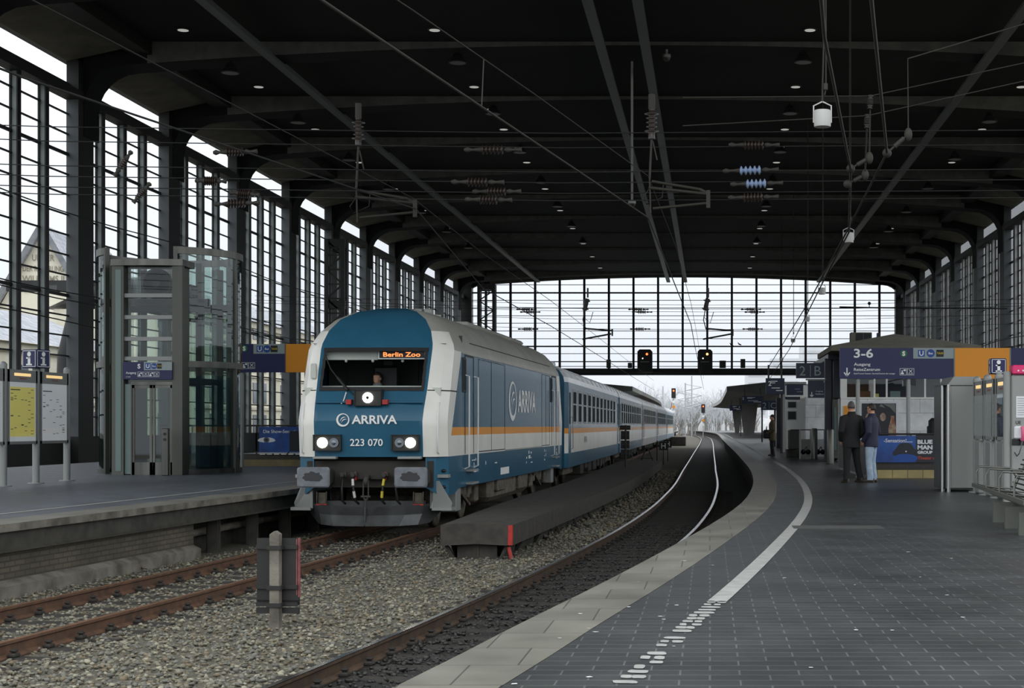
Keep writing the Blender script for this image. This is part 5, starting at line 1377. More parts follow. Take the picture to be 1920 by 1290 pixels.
# tall frame with a board next to the far man
Y = 72.5; o = E('board_frame','tall thin steel frame with a dark departures board behind the far man','board',(PX(1470,Y),Y,PLAT)); zt = PZ(716,Y)-PLAT; w_ = PX(1512,Y)-PX(1470,Y)
m = MB(); m.box(-.05,.05,-.05,.05,0,zt); m.box(.05,w_,-.04,.04,zt-.1,zt); m.build('frame','steel_paint',o)
m = MB(); m.box(.12,w_-.15,-.03,.03,PZ(741,Y)-PLAT,PZ(721,Y)-PLAT); b2 = m.build('board','navy_dark',o)
m = MB(); m.box(.5,w_-.3,-.034,-.03,PZ(730,Y)-PLAT,PZ(729,Y)-PLAT); m.box(.6,w_-.2,-.034,-.03,PZ(735,Y)-PLAT,PZ(734,Y)-PLAT); m.build('printed_rows','sign_grey',b2)
# train indicators
def indicator(label, px0, px1, py0, py1, Y, num, nx):
    o = E('train_indicator', label, 'train indicator', (0,Y,0)); x0, x1, z1, z0 = PX(px0,Y), PX(px1,Y), PZ(py0,Y), PZ(py1,Y); h = z1-z0; w = x1-x0
    m = MB(); m.box(x0,x1,0,.3,z0,z1); m.build('indicator_case','navy_dark',o)
    m = MB(); m.text(num,(x0+w*nx,-.01,z0+h*.52),h*.30,bold=.02)
    for a, b_, c0 in ((.26,.62,.78),(.26,.5,.68),(.3,.75,.36),(.55,.9,.2)): m.box(x0+w*a,x0+w*b_,-.008,0,z0+h*c0,z0+h*(c0+.05))
    m.build('lettering','sign_white',o)
    m = MB(); m.tube([(x1-.12,.15,PLAT),(x1-.12,.15,z0)],.06,8); m.build('post','steel_dark',o)
    for t in (.15,.85):
        m = MB(); m.box(x0+w*t-.04,x0+w*t+.04,.1,.2,z1,z1+.6); m.build('hanger','steel_dark',o)
indicator('dark train indicator with a 2, the nearest, over the far man', 1436,1471,709,739,70.,'2',.13)
indicator('dark train indicator with a 2, the middle one, under the platform canopy', 1390,1432,742.5,757,118.,'2',.05)
indicator('dark train indicator with a 2, the farthest, at the canopy tip', 1368,1391,760,770,180.,'2',.75)

# grey cabinet with pitched head
Y = 29.2; xa, xb = PX(1777,Y), PX(1838,Y)
o = E('advert_pillar','tall grey metal cabinet with bright steel edge beside the timetable cases and bench','cabinet',(0,Y,PLAT)); zt = PZ(722,Y)-PLAT; zt2 = PZ(706,Y)-PLAT
m = MB(); m.bbox(xa,xb,0,1.35,.04,zt,.02); m.build('cabinet_body','steel_paint',o)
m = MB(); m.prism([(xa,zt),(xb,zt),(xb,zt2),(xa+.12,zt2)],'y',.02,1.3); m.build('pitched_head','steel_paint',o)
m = MB(); m.tube([(xa+.015,-.01,.0),(xa+.015,-.01,zt+.01)],.035,10); m.tube([(xa-.06,.25,.0),(xa-.06,.25,zt+.01)],.035,10); m.build('bright_edge','polish',o)
m = MB(); m.box(xa-.09,xa-.02,-.02,1.2,zt,zt+.02); m.box(xa-.07,xa-.03,.3,1.3,.04,zt); m.build('side_trim','steel',o)
m = MB(); m.box(xa+.02,xb,-.012,0,.06,.075); m.box(xa+.02,xb,-.01,0,zt-.012,zt); m.build('panel_joint','steel_dark',o)

# row of timetable cases on the photographer's platform, turned to the track
XR = 5.0
o = E('timetable_stand','row of dark timetable cases with small warm lamps beside the tall grey cabinet','timetable stand',(XR,0,PLAT),0)
ps = (25.6,26.75,27.85,28.95)
for y in ps:
    m = MB(); m.tube([(0,y,0),(0,y,2.1)],.075,14); m.ball((0,y,2.1),.075,12); m.lathe([(.16,0),(.16,.02)],(0,y,0),n=14); m.build('post','steel_paint',o)
for k in range(3): case(o, ps[k]+.05, ps[k+1]-.05, -1, 'case_paper_dark')
for k in range(3):
    m = MB(); m.bbox(-.10,.10,ps[k]+.3,ps[k+1]-.3,0,.98,.03); m.build('pale_backing_post','steel_paint',o)
info_cube('navy info cube with a white i on top of the dark timetable cases', 4.99, 26.85, PZ(701,26.7), .27, .0, -(PZ(701,26.7)-PLAT-2.1))

# telephone pillar, cut by the frame
Y = 24.8; o = E('telephone_pillar','grey telephone pillar with magenta head, white notice and pink handset','telephone',(PX(1897,Y),Y,PLAT)); H_ = PZ(702,Y)-PLAT
m = MB(); m.bbox(0,.75,0,.22,.05,H_,.03); m.build('pillar_body','steel_paint',o)
m = MB(); m.tube([(-.05,.1,0),(-.05,.1,H_+.05)],.07,12); m.build('side_tube','steel_paint',o)
m = MB(); m.bbox(.01,.75,-.03,.25,H_,PZ(684.5,Y)-PLAT,.02); hd = m.build('magenta_head','magenta',o)
m = MB()
for k in range(3): m.disc((.10+.075*k,-.032,H_+.06),.014,'y',10,0,.006)
m.text('T',(.21,-.035,H_+.10),.05,bold=.03); m.build('head_lettering','sign_white',hd)
m = MB(); m.box(.07,.5,-.008,0,PZ(783,Y)-PLAT,PZ(743,Y)-PLAT); nt_ = m.build('notice','paper_white',o)
m = MB()
for k in range(8): m.box(.09,.09+.1+.08*(k%3),-.010,-.008,PZ(778-4.3*k,Y)-PLAT,PZ(777.4-4.3*k,Y)-PLAT)
m.build('printed_rows','ink',nt_)
m = MB(); m.text('UE',(.06,-.006,PZ(795.5,Y)-PLAT),.055,bold=.03); m.build('lettering','ink',o)
m = MB(); m.bbox(.03,.4,-.06,0,PZ(823,Y)-PLAT,PZ(799,Y)-PLAT,.02); m.build('phone_unit','paper_white',o)
m = MB(); m.box(.0,.7,-.012,0,PZ(835,Y)-PLAT,PZ(823,Y)-PLAT); m.build('shelf_strip','blackgloss',o)
m = MB(); zh = PZ(813,Y)-PLAT; m.tube([(.15,-.10,zh-.10),(.15,-.13,zh-.06),(.15,-.135,zh+.06),(.15,-.10,zh+.10)],[.034,.026,.026,.034],10); m.build('handset','pink',o)
m = MB(); m.tube([(.15,-.10,zh-.11),(.13,-.12,zh-.2),(.09,-.14,zh-.32),(.06,-.1,zh-.36),(.04,-.03,zh-.3)],.009,6); m.build('handset_cord','steel',o)

# steel wire bench
o = E('wire_bench','grey steel rod bench with angled feet at the platform edge of the picture, beside the grey cabinet','bench',(0,0,PLAT))
o['label'] = 'grey steel rod bench on angled feet in front of the timetable cases'
A = Vector((3.52,17.3,0)); B = Vector((3.84,22.6,0)); dr = (B-A).normalized(); nr = Vector((dr.y,-dr.x,0))
def bp(t, n, z): return A + dr*t + nr*n + Vector((0,0,z))
Lb = (B-A).length
m = MB()
for k in range(9): m.tube([bp(0,.06*k+.02,.40-.012*k),bp(Lb,.06*k+.02,.40-.012*k)],.012,6)
m.build('seat_rods','steel_dark',o)
m = MB()
for k in range(9): m.tube([bp(0,.56+.028*k,.36+.065*k),bp(Lb,.56+.028*k,.36+.065*k)],.012,6)
m.build('back_rods','steel_dark',o)
m = MB(); m.beam(bp(0,.0,.385),bp(Lb,.0,.385),.03,.05); m.beam(bp(0,.3,.29),bp(Lb,.3,.29),.10,.08); m.build('seat_edge','steel_olive',o)
for t in (.35,1.55,2.75):
    m = MB(); P_ = lambda n, z, dt: bp(t+dt,n,z)
    prof = [(-.02,.0),(.22,.0),(.42,.14),(.60,.16),(.60,.26),(-.02,.26)]
    m.loft([[P_(n,z,-.05) for n,z in prof],[P_(n,z,.05) for n,z in prof]]); m.build('foot','steel_olive',o)
for t in (1.0,2.4,3.8,5.0):
    m = MB(); m.tube([bp(t,.02,.40),bp(t,.02,.58),bp(t,.06,.66),bp(t,.5,.64),bp(t,.6,.5)],.014,6); m.tube([bp(t,.02,.395),bp(t,.3,.36),bp(t,.56,.34),bp(t,.72,.72),bp(t,.82,.92)],.014,6); m.build('armrest','steel',o)

# roof unit and pipe above the kiosk
Y = 57.5; o = E('air_conditioner','grey air conditioning unit with two dark grilles on the kiosk roof','air conditioner',(PX(1595,Y),Y,PZ(656,Y))); w_ = PX(1635,Y)-PX(1595,Y); h_ = PZ(623,Y)-PZ(656,Y)
m = MB(); m.bbox(0,w_,0,.5,-.25,h_,.02); m.build('unit_body','kiosk_roof',o)
for a, b_ in ((.24,.58),(.62,.97)):
    m = MB(); m.box(w_*a,w_*b_,-.012,0,h_*.06,h_*.94); m.build('grille','black',o)
m = MB(); m.box(PX(1645,58),PX(1650,58),58,58.3,PZ(652,58),PZ(624,58)); t = m.build('roof_box','steel_dark'); tag(t,'small dark box on the kiosk roof beside the air conditioning unit','box')
Y = 100.; o = E('camera_pipe','thin dark pipe with a small camera reaching out from the window wall above the kiosk','pipe',(0,Y,PZ(577,Y)))
m = MB(); m.tube([(PX(1574,Y),0,.05),(PX(1640,Y),0,0),(WR-.3,0,-.05)],.045,8); m.build('pipe','steel_dark',o)
m = MB(); m.ball((PX(1630,Y),0,.28),.11,10); m.tube([(PX(1630,Y),0,0),(PX(1630,Y),0,.2)],.03,6); m.build('camera_ball','steel_dark',o)

# ================================================================ overhead line
def wire(name, label, pts, r=.012, mat='wire', grp=None, cat='overhead wire'):
    m = MB(); m.tube(pts, r, 6); o = m.build(name, mat); tag(o, label, cat, grp); return o
def insulator(label, p, q, grp, mat='porcelain', sheds=6, rr=.085):
    """string insulator between two points: end fittings and a row of sheds"""
    p, q = Vector(p), Vector(q); L = (q-p).length
    o = E('insulator', label, 'insulator', p, 0, grp); d = (q-p).normalized()
    o.rotation_mode = 'QUATERNION'; o.rotation_quaternion = Vector((1,0,0)).rotation_difference(d)
    a, b = L*.30, L*.70
    prof = []
    n = sheds
    for k in range(n):
        x = a+(b-a)*k/n; w = (b-a)/n
        prof += [(.032,x),(rr,x+w*.35),(rr*.9,x+w*.55),(.036,x+w*.75)]
    m = MB(); m.lathe(prof,(0,0,0),'x',14); m.build('sheds',mat,o)
    for x0, x1 in ((0,a),(b,L)):
        m = MB(); m.tube([(x0,0,0),(x0+(x1-x0)*.2,0,0),(x0+(x1-x0)*.5,0,0),(x1,0,0)],[.028,.05,.024,.045],8); m.build('end_fitting','galv',o)
    return o

HY = 28.0
hs = [(250,'uppermost'),(275,'second'),(319,'third'),(343,'fourth'),(361,'fifth'),(373,'lowest')]
for k, (py, w) in enumerate(hs):
    dz = (0.,.35,-.1,.2,-.05,.1)[k]; yy = HY + .12*(k % 3)
    z = PZ(py,HY)
    wire('cross_wire','%s cross wire of the nearest span across the hall above the locomotive nose' % w,[(WL+.3,yy,z+.55+dz*.3),(-12,yy,z+.12),(-2.7,yy,z),(6,yy,z+.06),(WR-.3,yy,z+.5+dz)],.010,'wire_dark')
G = 'insulators of the nearest cross span'
n_in = [(870,978,281,281,0,'porcelain','brown horizontal insulator alone on the upper cross wire above the locomotive'),(846,945,341,342,.24,'porcelain','brown horizontal insulator, upper left of the trio above the locomotive'),(886,977,359,359,.12,'porcelain','brown horizontal insulator in the middle of the trio above the locomotive'),(872,960,374,375,.24,'porcelain','brown horizontal insulator, lowest of the trio above the locomotive'),
        (1366,1462,272,272,.0,'porcelain','brown horizontal insulator above the two pale blue ones'),(1355,1460,321,318,.0,'porcelain_blue','upper of the two pale blue horizontal insulators'),(1369,1468,346,343,.24,'porcelain_blue','lower of the two pale blue horizontal insulators'),(1365,1460,371,369,.12,'porcelain','brown horizontal insulator below the two pale blue ones'),
        (400,482,286,284,0,'porcelain','dark horizontal insulator, highest of those in front of the tall window wall'),(366,424,339,340,.1,'porcelain','dark horizontal insulator second from top in front of the tall window wall'),(430,486,361,366,.2,'porcelain','dark horizontal insulator third from top in front of the tall window wall'),(402,486,383,380,.3,'porcelain','dark horizontal insulator lowest of those in front of the tall window wall')]
for a, b, ya, yb_, dy, mt, lab in n_in: insulator(lab, PT(a,ya,HY-.35-dy), PT(b,yb_,HY-.35-dy), G, mt, 6 if mt=='porcelain' else 5)
for a, b, lab in (((247,283),(214,330),'tilted insulator chain in front of the tall window wall, the upper one'),((282,343),(250,380),'tilted insulator chain in front of the tall window wall, the lower one')):
    insulator(lab, PT(*a,27.), PT(*b,27.), G, 'porcelain', 5, .06)

def hanger(px, py0, Y, s, label):
    """drop tube with a vertical insulator and registration arms"""
    o = E('catenary_hanger', label, 'catenary support', PT(px,py0,Y)); k = Y/F
    P = lambda dx, dy, d=0: (dx*k*1.0, d, -(dy-py0)*k)
    m = MB(); m.tube([P(0,py0-28),P(0,py0)],.06,8); m.build('drop_tube','galv',o)
    prof = [(.05,0.0)]
    for q in range(5): z = -.08-.075*q; prof += [(.05,z+.02),(.13 if q in (0,4) else .10,z),(.05,z-.02)]
    m = MB(); m.lathe(prof+[(.06,-.42),(.06,-.52)],(0,0,0),'z',14); m.build('insulator_sheds','porcelain',o)
    m = MB(); m.tube([P(0,py0+52),P(-2,py0+90),P(-4,py0+130)],.022,6); m.tube([P(2,py0+60),P(10,py0+95)],.014,6); m.tube([P(-4,py0+130),P(-2,py0+195)],.016,6); m.build('suspension_rod','galv',o)
    m = MB(); m.tube([P(0,py0+135),P(90*s,py0+150)],.028,7); m.tube([P(-6,py0+147),P(108*s,py0+159)],.03,7); m.build('upper_arm','wire',o)
    m = MB(); m.tube([P(2,py0+186),P(104*s,py0+176)],.026,7); m.build('lower_arm','wire',o)
    m = MB(); m.box(P(106*s,0)[0]-.035,P(106*s,0)[0]+.035,-.03,.03,-185*k,-152*k); m.tube([P(90*s,py0+150),P(104*s,py0+157)],.03,6); m.build('arm_clamp','galv',o)
    m = MB(); m.tube([P(-2,py0+145),P(-16,py0+165),P(-10,py0+178),P(20,py0+165),P(22,py0+140)],.01,5); m.build('jumper_cable','wire_dark',o)
hanger(672,222,29.,1,'catenary hanger with ribbed insulator and arms above the locomotive nose')
hanger(1222,205,27.,1,'catenary hanger with ribbed insulator and arms over the empty track')

def along(fn, d, z, ys): return [(fn(y)+d, y, z) for y in ys]
Yc = [27,40,55,70,84,100,120,140,153]
cw = wire('contact_wire','pale contact wire of the empty track running down to the arms of its hanger',[PT(200,-270,9.8),PT(625,15,13.37),PT(907,203,17.6),PT(1215,408,27.)]+[(near_track(y)-.2,y,5.66) for y in Yc[1:]],.014,'wire')
mw = wire('carrier_wire','thin carrier wire above the contact wire of the empty track',[PT(500,-160,13.2),PT(775,20,16.25),PT(1000,175,20.3),PT(1215,330,27.)]+[(near_track(y)-.2,y,6.4+.4*abs(math.sin((y-27)/57*PI+PI/2))) for y in Yc[1:]],.008,'wire')
wire('dropper_wire','short vertical dropper between carrier wire and contact wire near the ceiling track pair',[PT(907,112,18.3),PT(903,203,17.7)],.007,'wire')
wire('contact_wire','contact wire of the locomotive track passing in front of the tall windows',[(-8.2,8,5.65),(-7.1,16,5.65),PT(780,392,29)]+[(train_track(y)+.2,y,5.6) for y in Yc[1:]],.013,'wire_dark')
wire('carrier_wire','carrier wire of the locomotive track passing in front of the tall windows',[(-8.2,8,6.9),(-7.1,16,6.5),PT(775,372,29)]+[(train_track(y)+.2,y,6.5) for y in Yc[1:]],.009,'wire_dark')
for z, w in ((5.6,'lowest'),(6.5,'middle'),(6.75,'upper'),(9.6,'highest')):
    wire('window_side_wire','%s dark wire strung along the tall window wall' % w,[(WL+2.2,y,z+.25*math.sin(y/9.+z)**2) for y in frange(24,153,44)],.022,'wire_dark')
for z, w in ((5.6,'lower'),(6.5,'middle'),(6.9,'upper')):
    wire('window_side_wire','%s dark wire strung along the window wall behind the kiosk' % w,[(WR-2.2,y,z+.25*math.sin(y/9.+z)**2) for y in frange(60,153,32)],.022,'wire_dark')

# span near the end wall
FY = 84.
for py, w in ((572,'top'),(580,'upper'),(585,'third'),(600,'middle'),(618,'lowest')):
    z = PZ(py,FY); wire('far_cross_wire','%s cross wire of the far span before the end window' % w,[(WL+.3,FY,z+.5),(-8,FY,z+.05),(0,FY,z),(8,FY,z+.05),(WR-.3,FY,z+.4)],.012,'wire_dark')
for px in (990,1200,1411):
    wh = {990:'above the coach roofs',1200:'above the red signal',1411:'beyond the amber signal'}[px]
    for py, dx in ((580,-3),(585,4),(617,0)):
        insulator('dark insulator of the far span %s, the %s one' % (wh, {580:'upper',585:'middle',617:'lower'}[py]), PT(px-19+dx,py,FY-.2), PT(px+19+dx,py,FY-.2), 'insulators of the far span', 'porcelain', 5, .11)
for px, lab in ((1102,'far catenary hanger with a tilted insulator above the coaches'),(1328,'far catenary hanger with a tilted insulator above the amber signal')):
    o = E('catenary_hanger', lab, 'catenary support', PT(px,545,FY)); k = FY/F
    P = lambda x, y: ((x)*k,0,-(y-545)*k)
    prof = []
    m = MB(); m.tube([P(0,540),P(0,558)],.05,7)
    m.tube([P(-1,560),P(-6,582)],.12,8); m.tube([P(-2,563),P(-2.4,565)],.2,8); m.tube([P(-5,578),P(-5.4,580)],.2,8); m.build('insulator_sheds','porcelain',o)
    m = MB(); m.tube([P(-6,582),P(-9,600),P(-4,618),P(0,616)],.03,6); m.tube([P(-5,616),P(46,620)],.05,6); m.tube([P(-10,636),P(44,626)],.05,6); m.tube([P(46,617),P(46,630)],.05,6); m.tube([P(-8,595),P(4,605),P(10,585)],.02,5); m.build('hanger_arm','steel_dark',o)

# wires pulled aside over the photographer's platform, with clamps and pull-off insulators
wire('pulled_wire','slack wire coming down over the platform past the big white loudspeaker',[PT(1530,-60,13.6),PT(1540,0,14.5),PT(1546,70,15.9),PT(1595,318,24.2),PT(1592,435,32),PT(1545,525,42.5),PT(1480,655,78.),PT(1410,760,160)],.02,'wire')
wire('pulled_wire','slack wire coming down beside the track hanging rods, right of the big white loudspeaker',[PT(1629,-60,13.6),PT(1634,0,14.5),PT(1663,286,22.6),PT(1590,430,32),PT(1520,560,48),PT(1440,690,90)],.02,'wire')
GP = 'pull-off rods over the platform'
for a, b, Y, lab in (((1595,316),(1630,296),24.2,'pull-off rod with clamp, the middle one over the platform'),((1589,345),(1622,328),25.,'pull-off rod with clamp, the lowest one over the platform'),((1663,287),(1703,252),22.6,'pull-off rod with clamp, the highest one over the platform')):
    o = E('pull_off_rod',lab,'catenary fitting',PT(*a,Y)); p = Vector((0,0,0)); q = PT(*b,Y)-PT(*a,Y)
    m = MB(); m.tube([p,q],.018,6); m.tube([q*.35,q*.8],.034,8); m.build('rod','galv',o)
    m = MB(); m.ball(p,.07,8); m.ball(q,(.06,.06,.10),8); m.build('clamp','galv',o)
wire('pull_wire','long pull wire rising from the pull-off rods to the window wall behind the kiosk, upper',[PT(1280,183,24.),PT(1632,180,24.),PT(1920,118,25.)],.01,'wire')
wire('pull_wire','long pull wire rising from the pull-off rods to the window wall behind the kiosk, lower',[PT(1280,236,24.4),PT(1626,217,24.4),PT(1920,152,25.)],.01,'wire')
wire('pull_wire','long pull wire from the highest pull-off rod up under the roof',[PT(1703,252,22.6),PT(1702,110,22.6),PT(1920,45,23.)],.01,'wire')
wire('drop_wire','vertical drop wire between pull wire and middle pull-off rod',[PT(1632,180,24.),PT(1630,296,24.2)],.014,'wire')
wire('drop_wire','vertical drop wire between pull wire and lowest pull-off rod',[PT(1626,217,24.4),PT(1622,328,25.)],.014,'wire')
for (px, py, Y, lab) in ((1632,190,24.,'egg insulator string on the upper pull wire over the platform'),(1626,226,24.4,'egg insulator string on the lower pull wire over the platform')):
    insulator(lab, PT(px,py-12,Y), PT(px-1,py+14,Y), GP, 'galv', 4, .05)

# hanging loudspeakers
first = None
for k, (px, py, Y, w) in enumerate(((1542,238,22.,'big white'),(1591,455,36.7,'second nearest white'),(1541,552,55.,'third white'),(1513,603,73.,'fourth white'),(1487,642,94.,'fifth white'),(1465,677,112.,'smallest and farthest white'))):
    p = PT(px,py,Y); lab = '%s cylinder loudspeaker hanging on a cable over the platform' % w
    o = E('loudspeaker', lab, 'loudspeaker', p, 0, None); z1 = ZC-p.z-.3
    m = MB(); m.lathe([(.115,0),(.12,.02),(.12,.22),(.112,.235)],n=22); m.build('speaker_shell','speaker',o)
    m = MB(); m.tube([(-.125,0,.06),(-.125,0,.30),(0,0,.36),(.125,0,.30),(.125,0,.06)],.012,6); m.build('bracket','speaker',o)
    m = MB(); m.bbox(-.03+.045,.03+.045,-.03,.03,.52,.62,.01); m.build('junction_box','galv',o)
    m = MB(); m.tube([(0,0,.36),(.0,0,.5),(0.02,0,1.2),(0.03,0,z1)],.012 if k else .014,6); m.tube([(.03,0,.45),(.05,0,.55),(.05,0,z1)],.012,6); m.build('cable','wire',o)

# signals and boxes on the end beam
for px, lit, lab in ((1209,'red_on','black signal head with a red light on the end beam, above the coaches'),(1322,'amber_on','black signal head with an amber light on the end beam, above the empty track')):
    Y = YEND-1.7; o = E('signal', lab, 'railway signal', PT(px,692,Y)); k = Y/F
    m = MB(); m.prism([(-14*k,-6*k),(14*k,-6*k),(14*k,33*k),(10*k,37*k),(-10*k,37*k),(-14*k,33*k)],'y',0,.62); m.build('signal_screen','black',o)
    m = MB(); m.disc((4*k,-.03,28*k),2.1*k,'y',14,0,.04); m.build('lit_lens',lit,o)
    m = MB(); m.disc((-4*k,-.03,20*k),1.2*k,'y',12,0,.04); m.build('small_lens','white_on',o)
    m = MB(); m.box(-8*k,8*k,-.3,0,13*k,14*k); m.build('ledge','steel_paint',o)
    m = MB(); m.disc((4*k,-.05,28*k),4*k,'y',14,0,.03); m.build('lens_hood','steel_dark',o) if False else None
for px, w_, h_, lab in ((1141,8,16,'dark equipment box on the end beam above the first coach'),(1181,8,10,'dark equipment box on the end beam beside the red signal'),(1355,12,14,'dark equipment box on the end beam beside the amber signal'),(1393,9,17,'grey framed box on a bracket at the end beam')):
    Y = YEND-1.2; k = Y/F; p = PT(px,690,Y); m = MB(); m.bbox(-w_/2*k,w_/2*k,0,.4,0,h_*k,.03); t = m.build('equipment_box','steel_dark',loc=p); tag(t,lab,'equipment box')

# lattice masts
def lattice(label, x, y, z0, z1, w):
    o = E('lattice_mast', label, 'mast', (x,y,z0)); H = z1-z0
    for sx in (-1,1):
        for sy in (-1,1):
            m = MB(); m.box(sx*w/2-.13,sx*w/2+.13,sy*w*.3-.10,sy*w*.3+.10,0,H); m.build('corner_post','steel_dark',o)
    m = MB(); z = .0; k = 0
    while z < H-.5:
        m.beam((-w/2,-w*.3,z),(w/2,-w*.3,z),.10,.10); m.beam((-w/2 if k%2 else w/2,-w*.3,z),(w/2 if k%2 else -w/2,-w*.3,z+.9),.10,.10); z += .9; k += 1
    for zz in (H*.45,H*.72,H): m.box(-w/2-.1,w/2+.1,-w*.35,w*.35,zz-.5,zz)
    m.build('lattice_bars','steel_dark',o)
lattice('dark lattice mast behind the locomotive roof, before the end window', PX(913,140), 140., BALLAST, PZ(533,140), 1.35)
lattice('dark ladder-like lattice mast against the tall window wall behind the locomotive', -23.2, PIER0+BAY*3.55, .0, 13.6, 1.0)

# ================================================================ outside the hall
# gable building with an inscription, behind the window wall
gx, gy = -60., 139.
o = E('gable_building','cream gabled building with a wall inscription seen through the first tall windows','building',(gx+.1,gy,-.5),.12)
gw, gh, ap = 4.2, 12.4, 20.2
m = MB(); m.prism([(-gw,0),(gw,0),(gw,gh),(0,ap),(-gw,gh)],'y',0,22); m.build('gable_wall','cream_wall',o)
m = MB()
for s in (-1,1):
    m.add([(0,-.5,ap+.4),(s*(gw+.7),-.5,gh-.4),(s*(gw+.7),23,gh-.4),(0,23,ap+.4)],[(0,1,2,3)]); m.beam((0,-.4,ap+.3),(s*(gw+.6),-.4,gh-.4),.6,.5)
m.build('gable_roof','slate',o)
m = MB(); zl = 17.35
for t, hh, w_ in (('UNTER',.56,1.9),('DER REGIERUNG',.5,3.5),('WILHELMS II',.58,3.6),('ERBAUT',.42,3.2)):
    m.text(t,(0,-.06,zl),hh,w=w_,align='c',bold=.01); zl -= .95
m.build('wall_inscription','inscription',o)
m = MB(); m.box(-gw,gw,-.3,0,gh-3.6,gh-3.2)
for x in (-3,-1,1,3): m.box(x-.5,x+.5,-.1,0,gh-8,gh-5)
m.build('stone_trim','cream_shade',o)
o = E('tiled_roof_building','grey tiled roof building beside the gabled one, seen through the first tall windows','building',(gx-15.,gy-1,-.5),.1)
m = MB(); m.box(-9,6,2,14,0,14); m.build('building_wall','grey_wall',o)
m = MB(); m.add([(-9.5,1.5,14),(6.5,1.5,14),(6.5,8,19.5),(-9.5,8,19.5),(6.5,14.5,14),(-9.5,14.5,14)],[(0,1,2,3),(3,2,4,5)]); m.build('tiled_roof','slate',o)
def facade(label, x0, y0, y1, h, mat, floors, win_w=1.3, step=3.2, sl=False):
    o = E('street_building', label, 'building', (x0,y0,-.5)); L = y1-y0
    m = MB(); m.box(-12,0,0,L,0,h); m.build('building_wall',mat,o)
    m = MB(); m.add([(.5,-.5,h),(.5,L+.5,h),(-6,L+.5,h+3),(-6,-.5,h+3),(-12.5,L+.5,h),(-12.5,-.5,h)],[(0,1,2,3),(3,2,4,5)]); m.build('building_roof','slate',o)
    m = MB(); m.box(0,.25,0,L,h-.6,h)
    for f in range(floors): m.box(0,.12,0,L,1.2+f*3.1-.25,1.2+f*3.1)
    m.build('stone_trim','cream_shade',o)
    for f in range(floors):
        y = 1.5
        while y < L-1.5:
            w = MB(); w.box(-.02,.06,y-win_w/2,y+win_w/2,1.6+f*3.1,3.6+f*3.1); wf = w.build('building_window','win_ext',o)
            y += step
    # the end wall that looks towards the station approach
    m = MB()
    for f in range(floors):
        for x in (-9.5,-6,-2.5): m.box(x-.6,x+.6,-.08,0,1.6+f*3.1,3.6+f*3.1)
    m.build('end_window','win_ext',o)
facade('low cream building along the tracks behind the first tall windows', -47., 98., 122., 8.2, 'cream_wall', 2)
facade('cream street building seen under the direction sign beside the lift', -44., 132., 186., 12.5, 'cream_wall', 4)
facade('pale grey street building far along the window wall', -52., 196., 262., 13., 'grey_wall', 4)
m = MB()
o = E('gate_frame','grey curved steel frame standing outside the first tall windows','frame',(-36.,86.,-.5))
m.tube([(0,0,0),(.2,0,6.5),(.9,0,9.2),(2.6,0,10.2),(4.6,0,10.3)],[.5,.45,.5,.6,.5],10); m.build('curved_post','frame_dark',o)
m = MB(); m.box(-3,5.2,-.3,.3,10.0,10.6); m.build('cross_beam','frame_dark',o)

# platform canopies beyond the end wall
def canopy(label, xa, xb, y0, y1, z, cols):
    o = E('platform_canopy', label, 'canopy', (0,0,0)); ys = frange(y0,y1,9); m = MB(); dx = lambda y: (right_edge(y)-right_edge(160)) if y > 200 else 0
    R_ = []
    for y in ys:
        a, b = xa+dx(y), xb+dx(y); R_.append([(a,y,z-.1),(a,y,z+.35),((a+b)/2,y,z+.9),(b,y,z+.35),(b,y,z-.1),((a+b)/2,y,z-.5)])
    m.loft(R_,0); m.build('canopy_roof','canopy_soffit',o)
    m = MB()
    for i in range(8): m.quad((R_[i][0][0]-.02,ys[i],z-.15),(R_[i+1][0][0]-.02,ys[i+1],z-.15),(R_[i+1][0][0]-.02,ys[i+1],z+.4),(R_[i][0][0]-.02,ys[i],z+.4))
    m.build('canopy_edge','canopy_edge',o)
    for (x, y) in cols:
        m = MB(); w0, w1 = .35, .9; m.loft([[(x-w0,y-.3,PLAT),(x+w0,y-.3,PLAT),(x+w0,y+.3,PLAT),(x-w0,y+.3,PLAT)],[(x-w1,y-.4,z-.3),(x+w1,y-.4,z-.3),(x+w1,y+.4,z-.3),(x-w1,y+.4,z-.3)]]); m.build('canopy_column','canopy_soffit',o)
canopy('grey platform canopy beyond the end wall, over the photographer\u2019s platform', 1.75, 12., 158., 300., 5.7, [(4.5,190.),(5.8,215.),(4.6,262.)])
canopy('pale platform canopy beyond the end wall, behind the coaches', -20., -7.9, 158., 330., 5.7, [(-14,190.),(-14,230.),(-14,270.)])
o = E('steel_truss_canopy','white steel truss canopy at the far platform end in the haze','canopy',(0,0,0))
for k, y in enumerate((310.,322.,334.,346.)):
    x = right_edge(y)+2.0
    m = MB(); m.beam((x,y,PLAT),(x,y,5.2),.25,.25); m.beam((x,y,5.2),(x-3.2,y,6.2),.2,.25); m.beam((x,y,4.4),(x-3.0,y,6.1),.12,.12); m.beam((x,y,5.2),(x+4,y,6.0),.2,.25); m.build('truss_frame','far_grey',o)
m = MB(); m.beam((right_edge(308)-1.2,308,6.2),(right_edge(348)-1.2,348,6.2),.2,.2); m.beam((right_edge(308)+2,308,5.3),(right_edge(348)+2,348,5.3),.15,.2); m.build('purlin','far_grey',o)

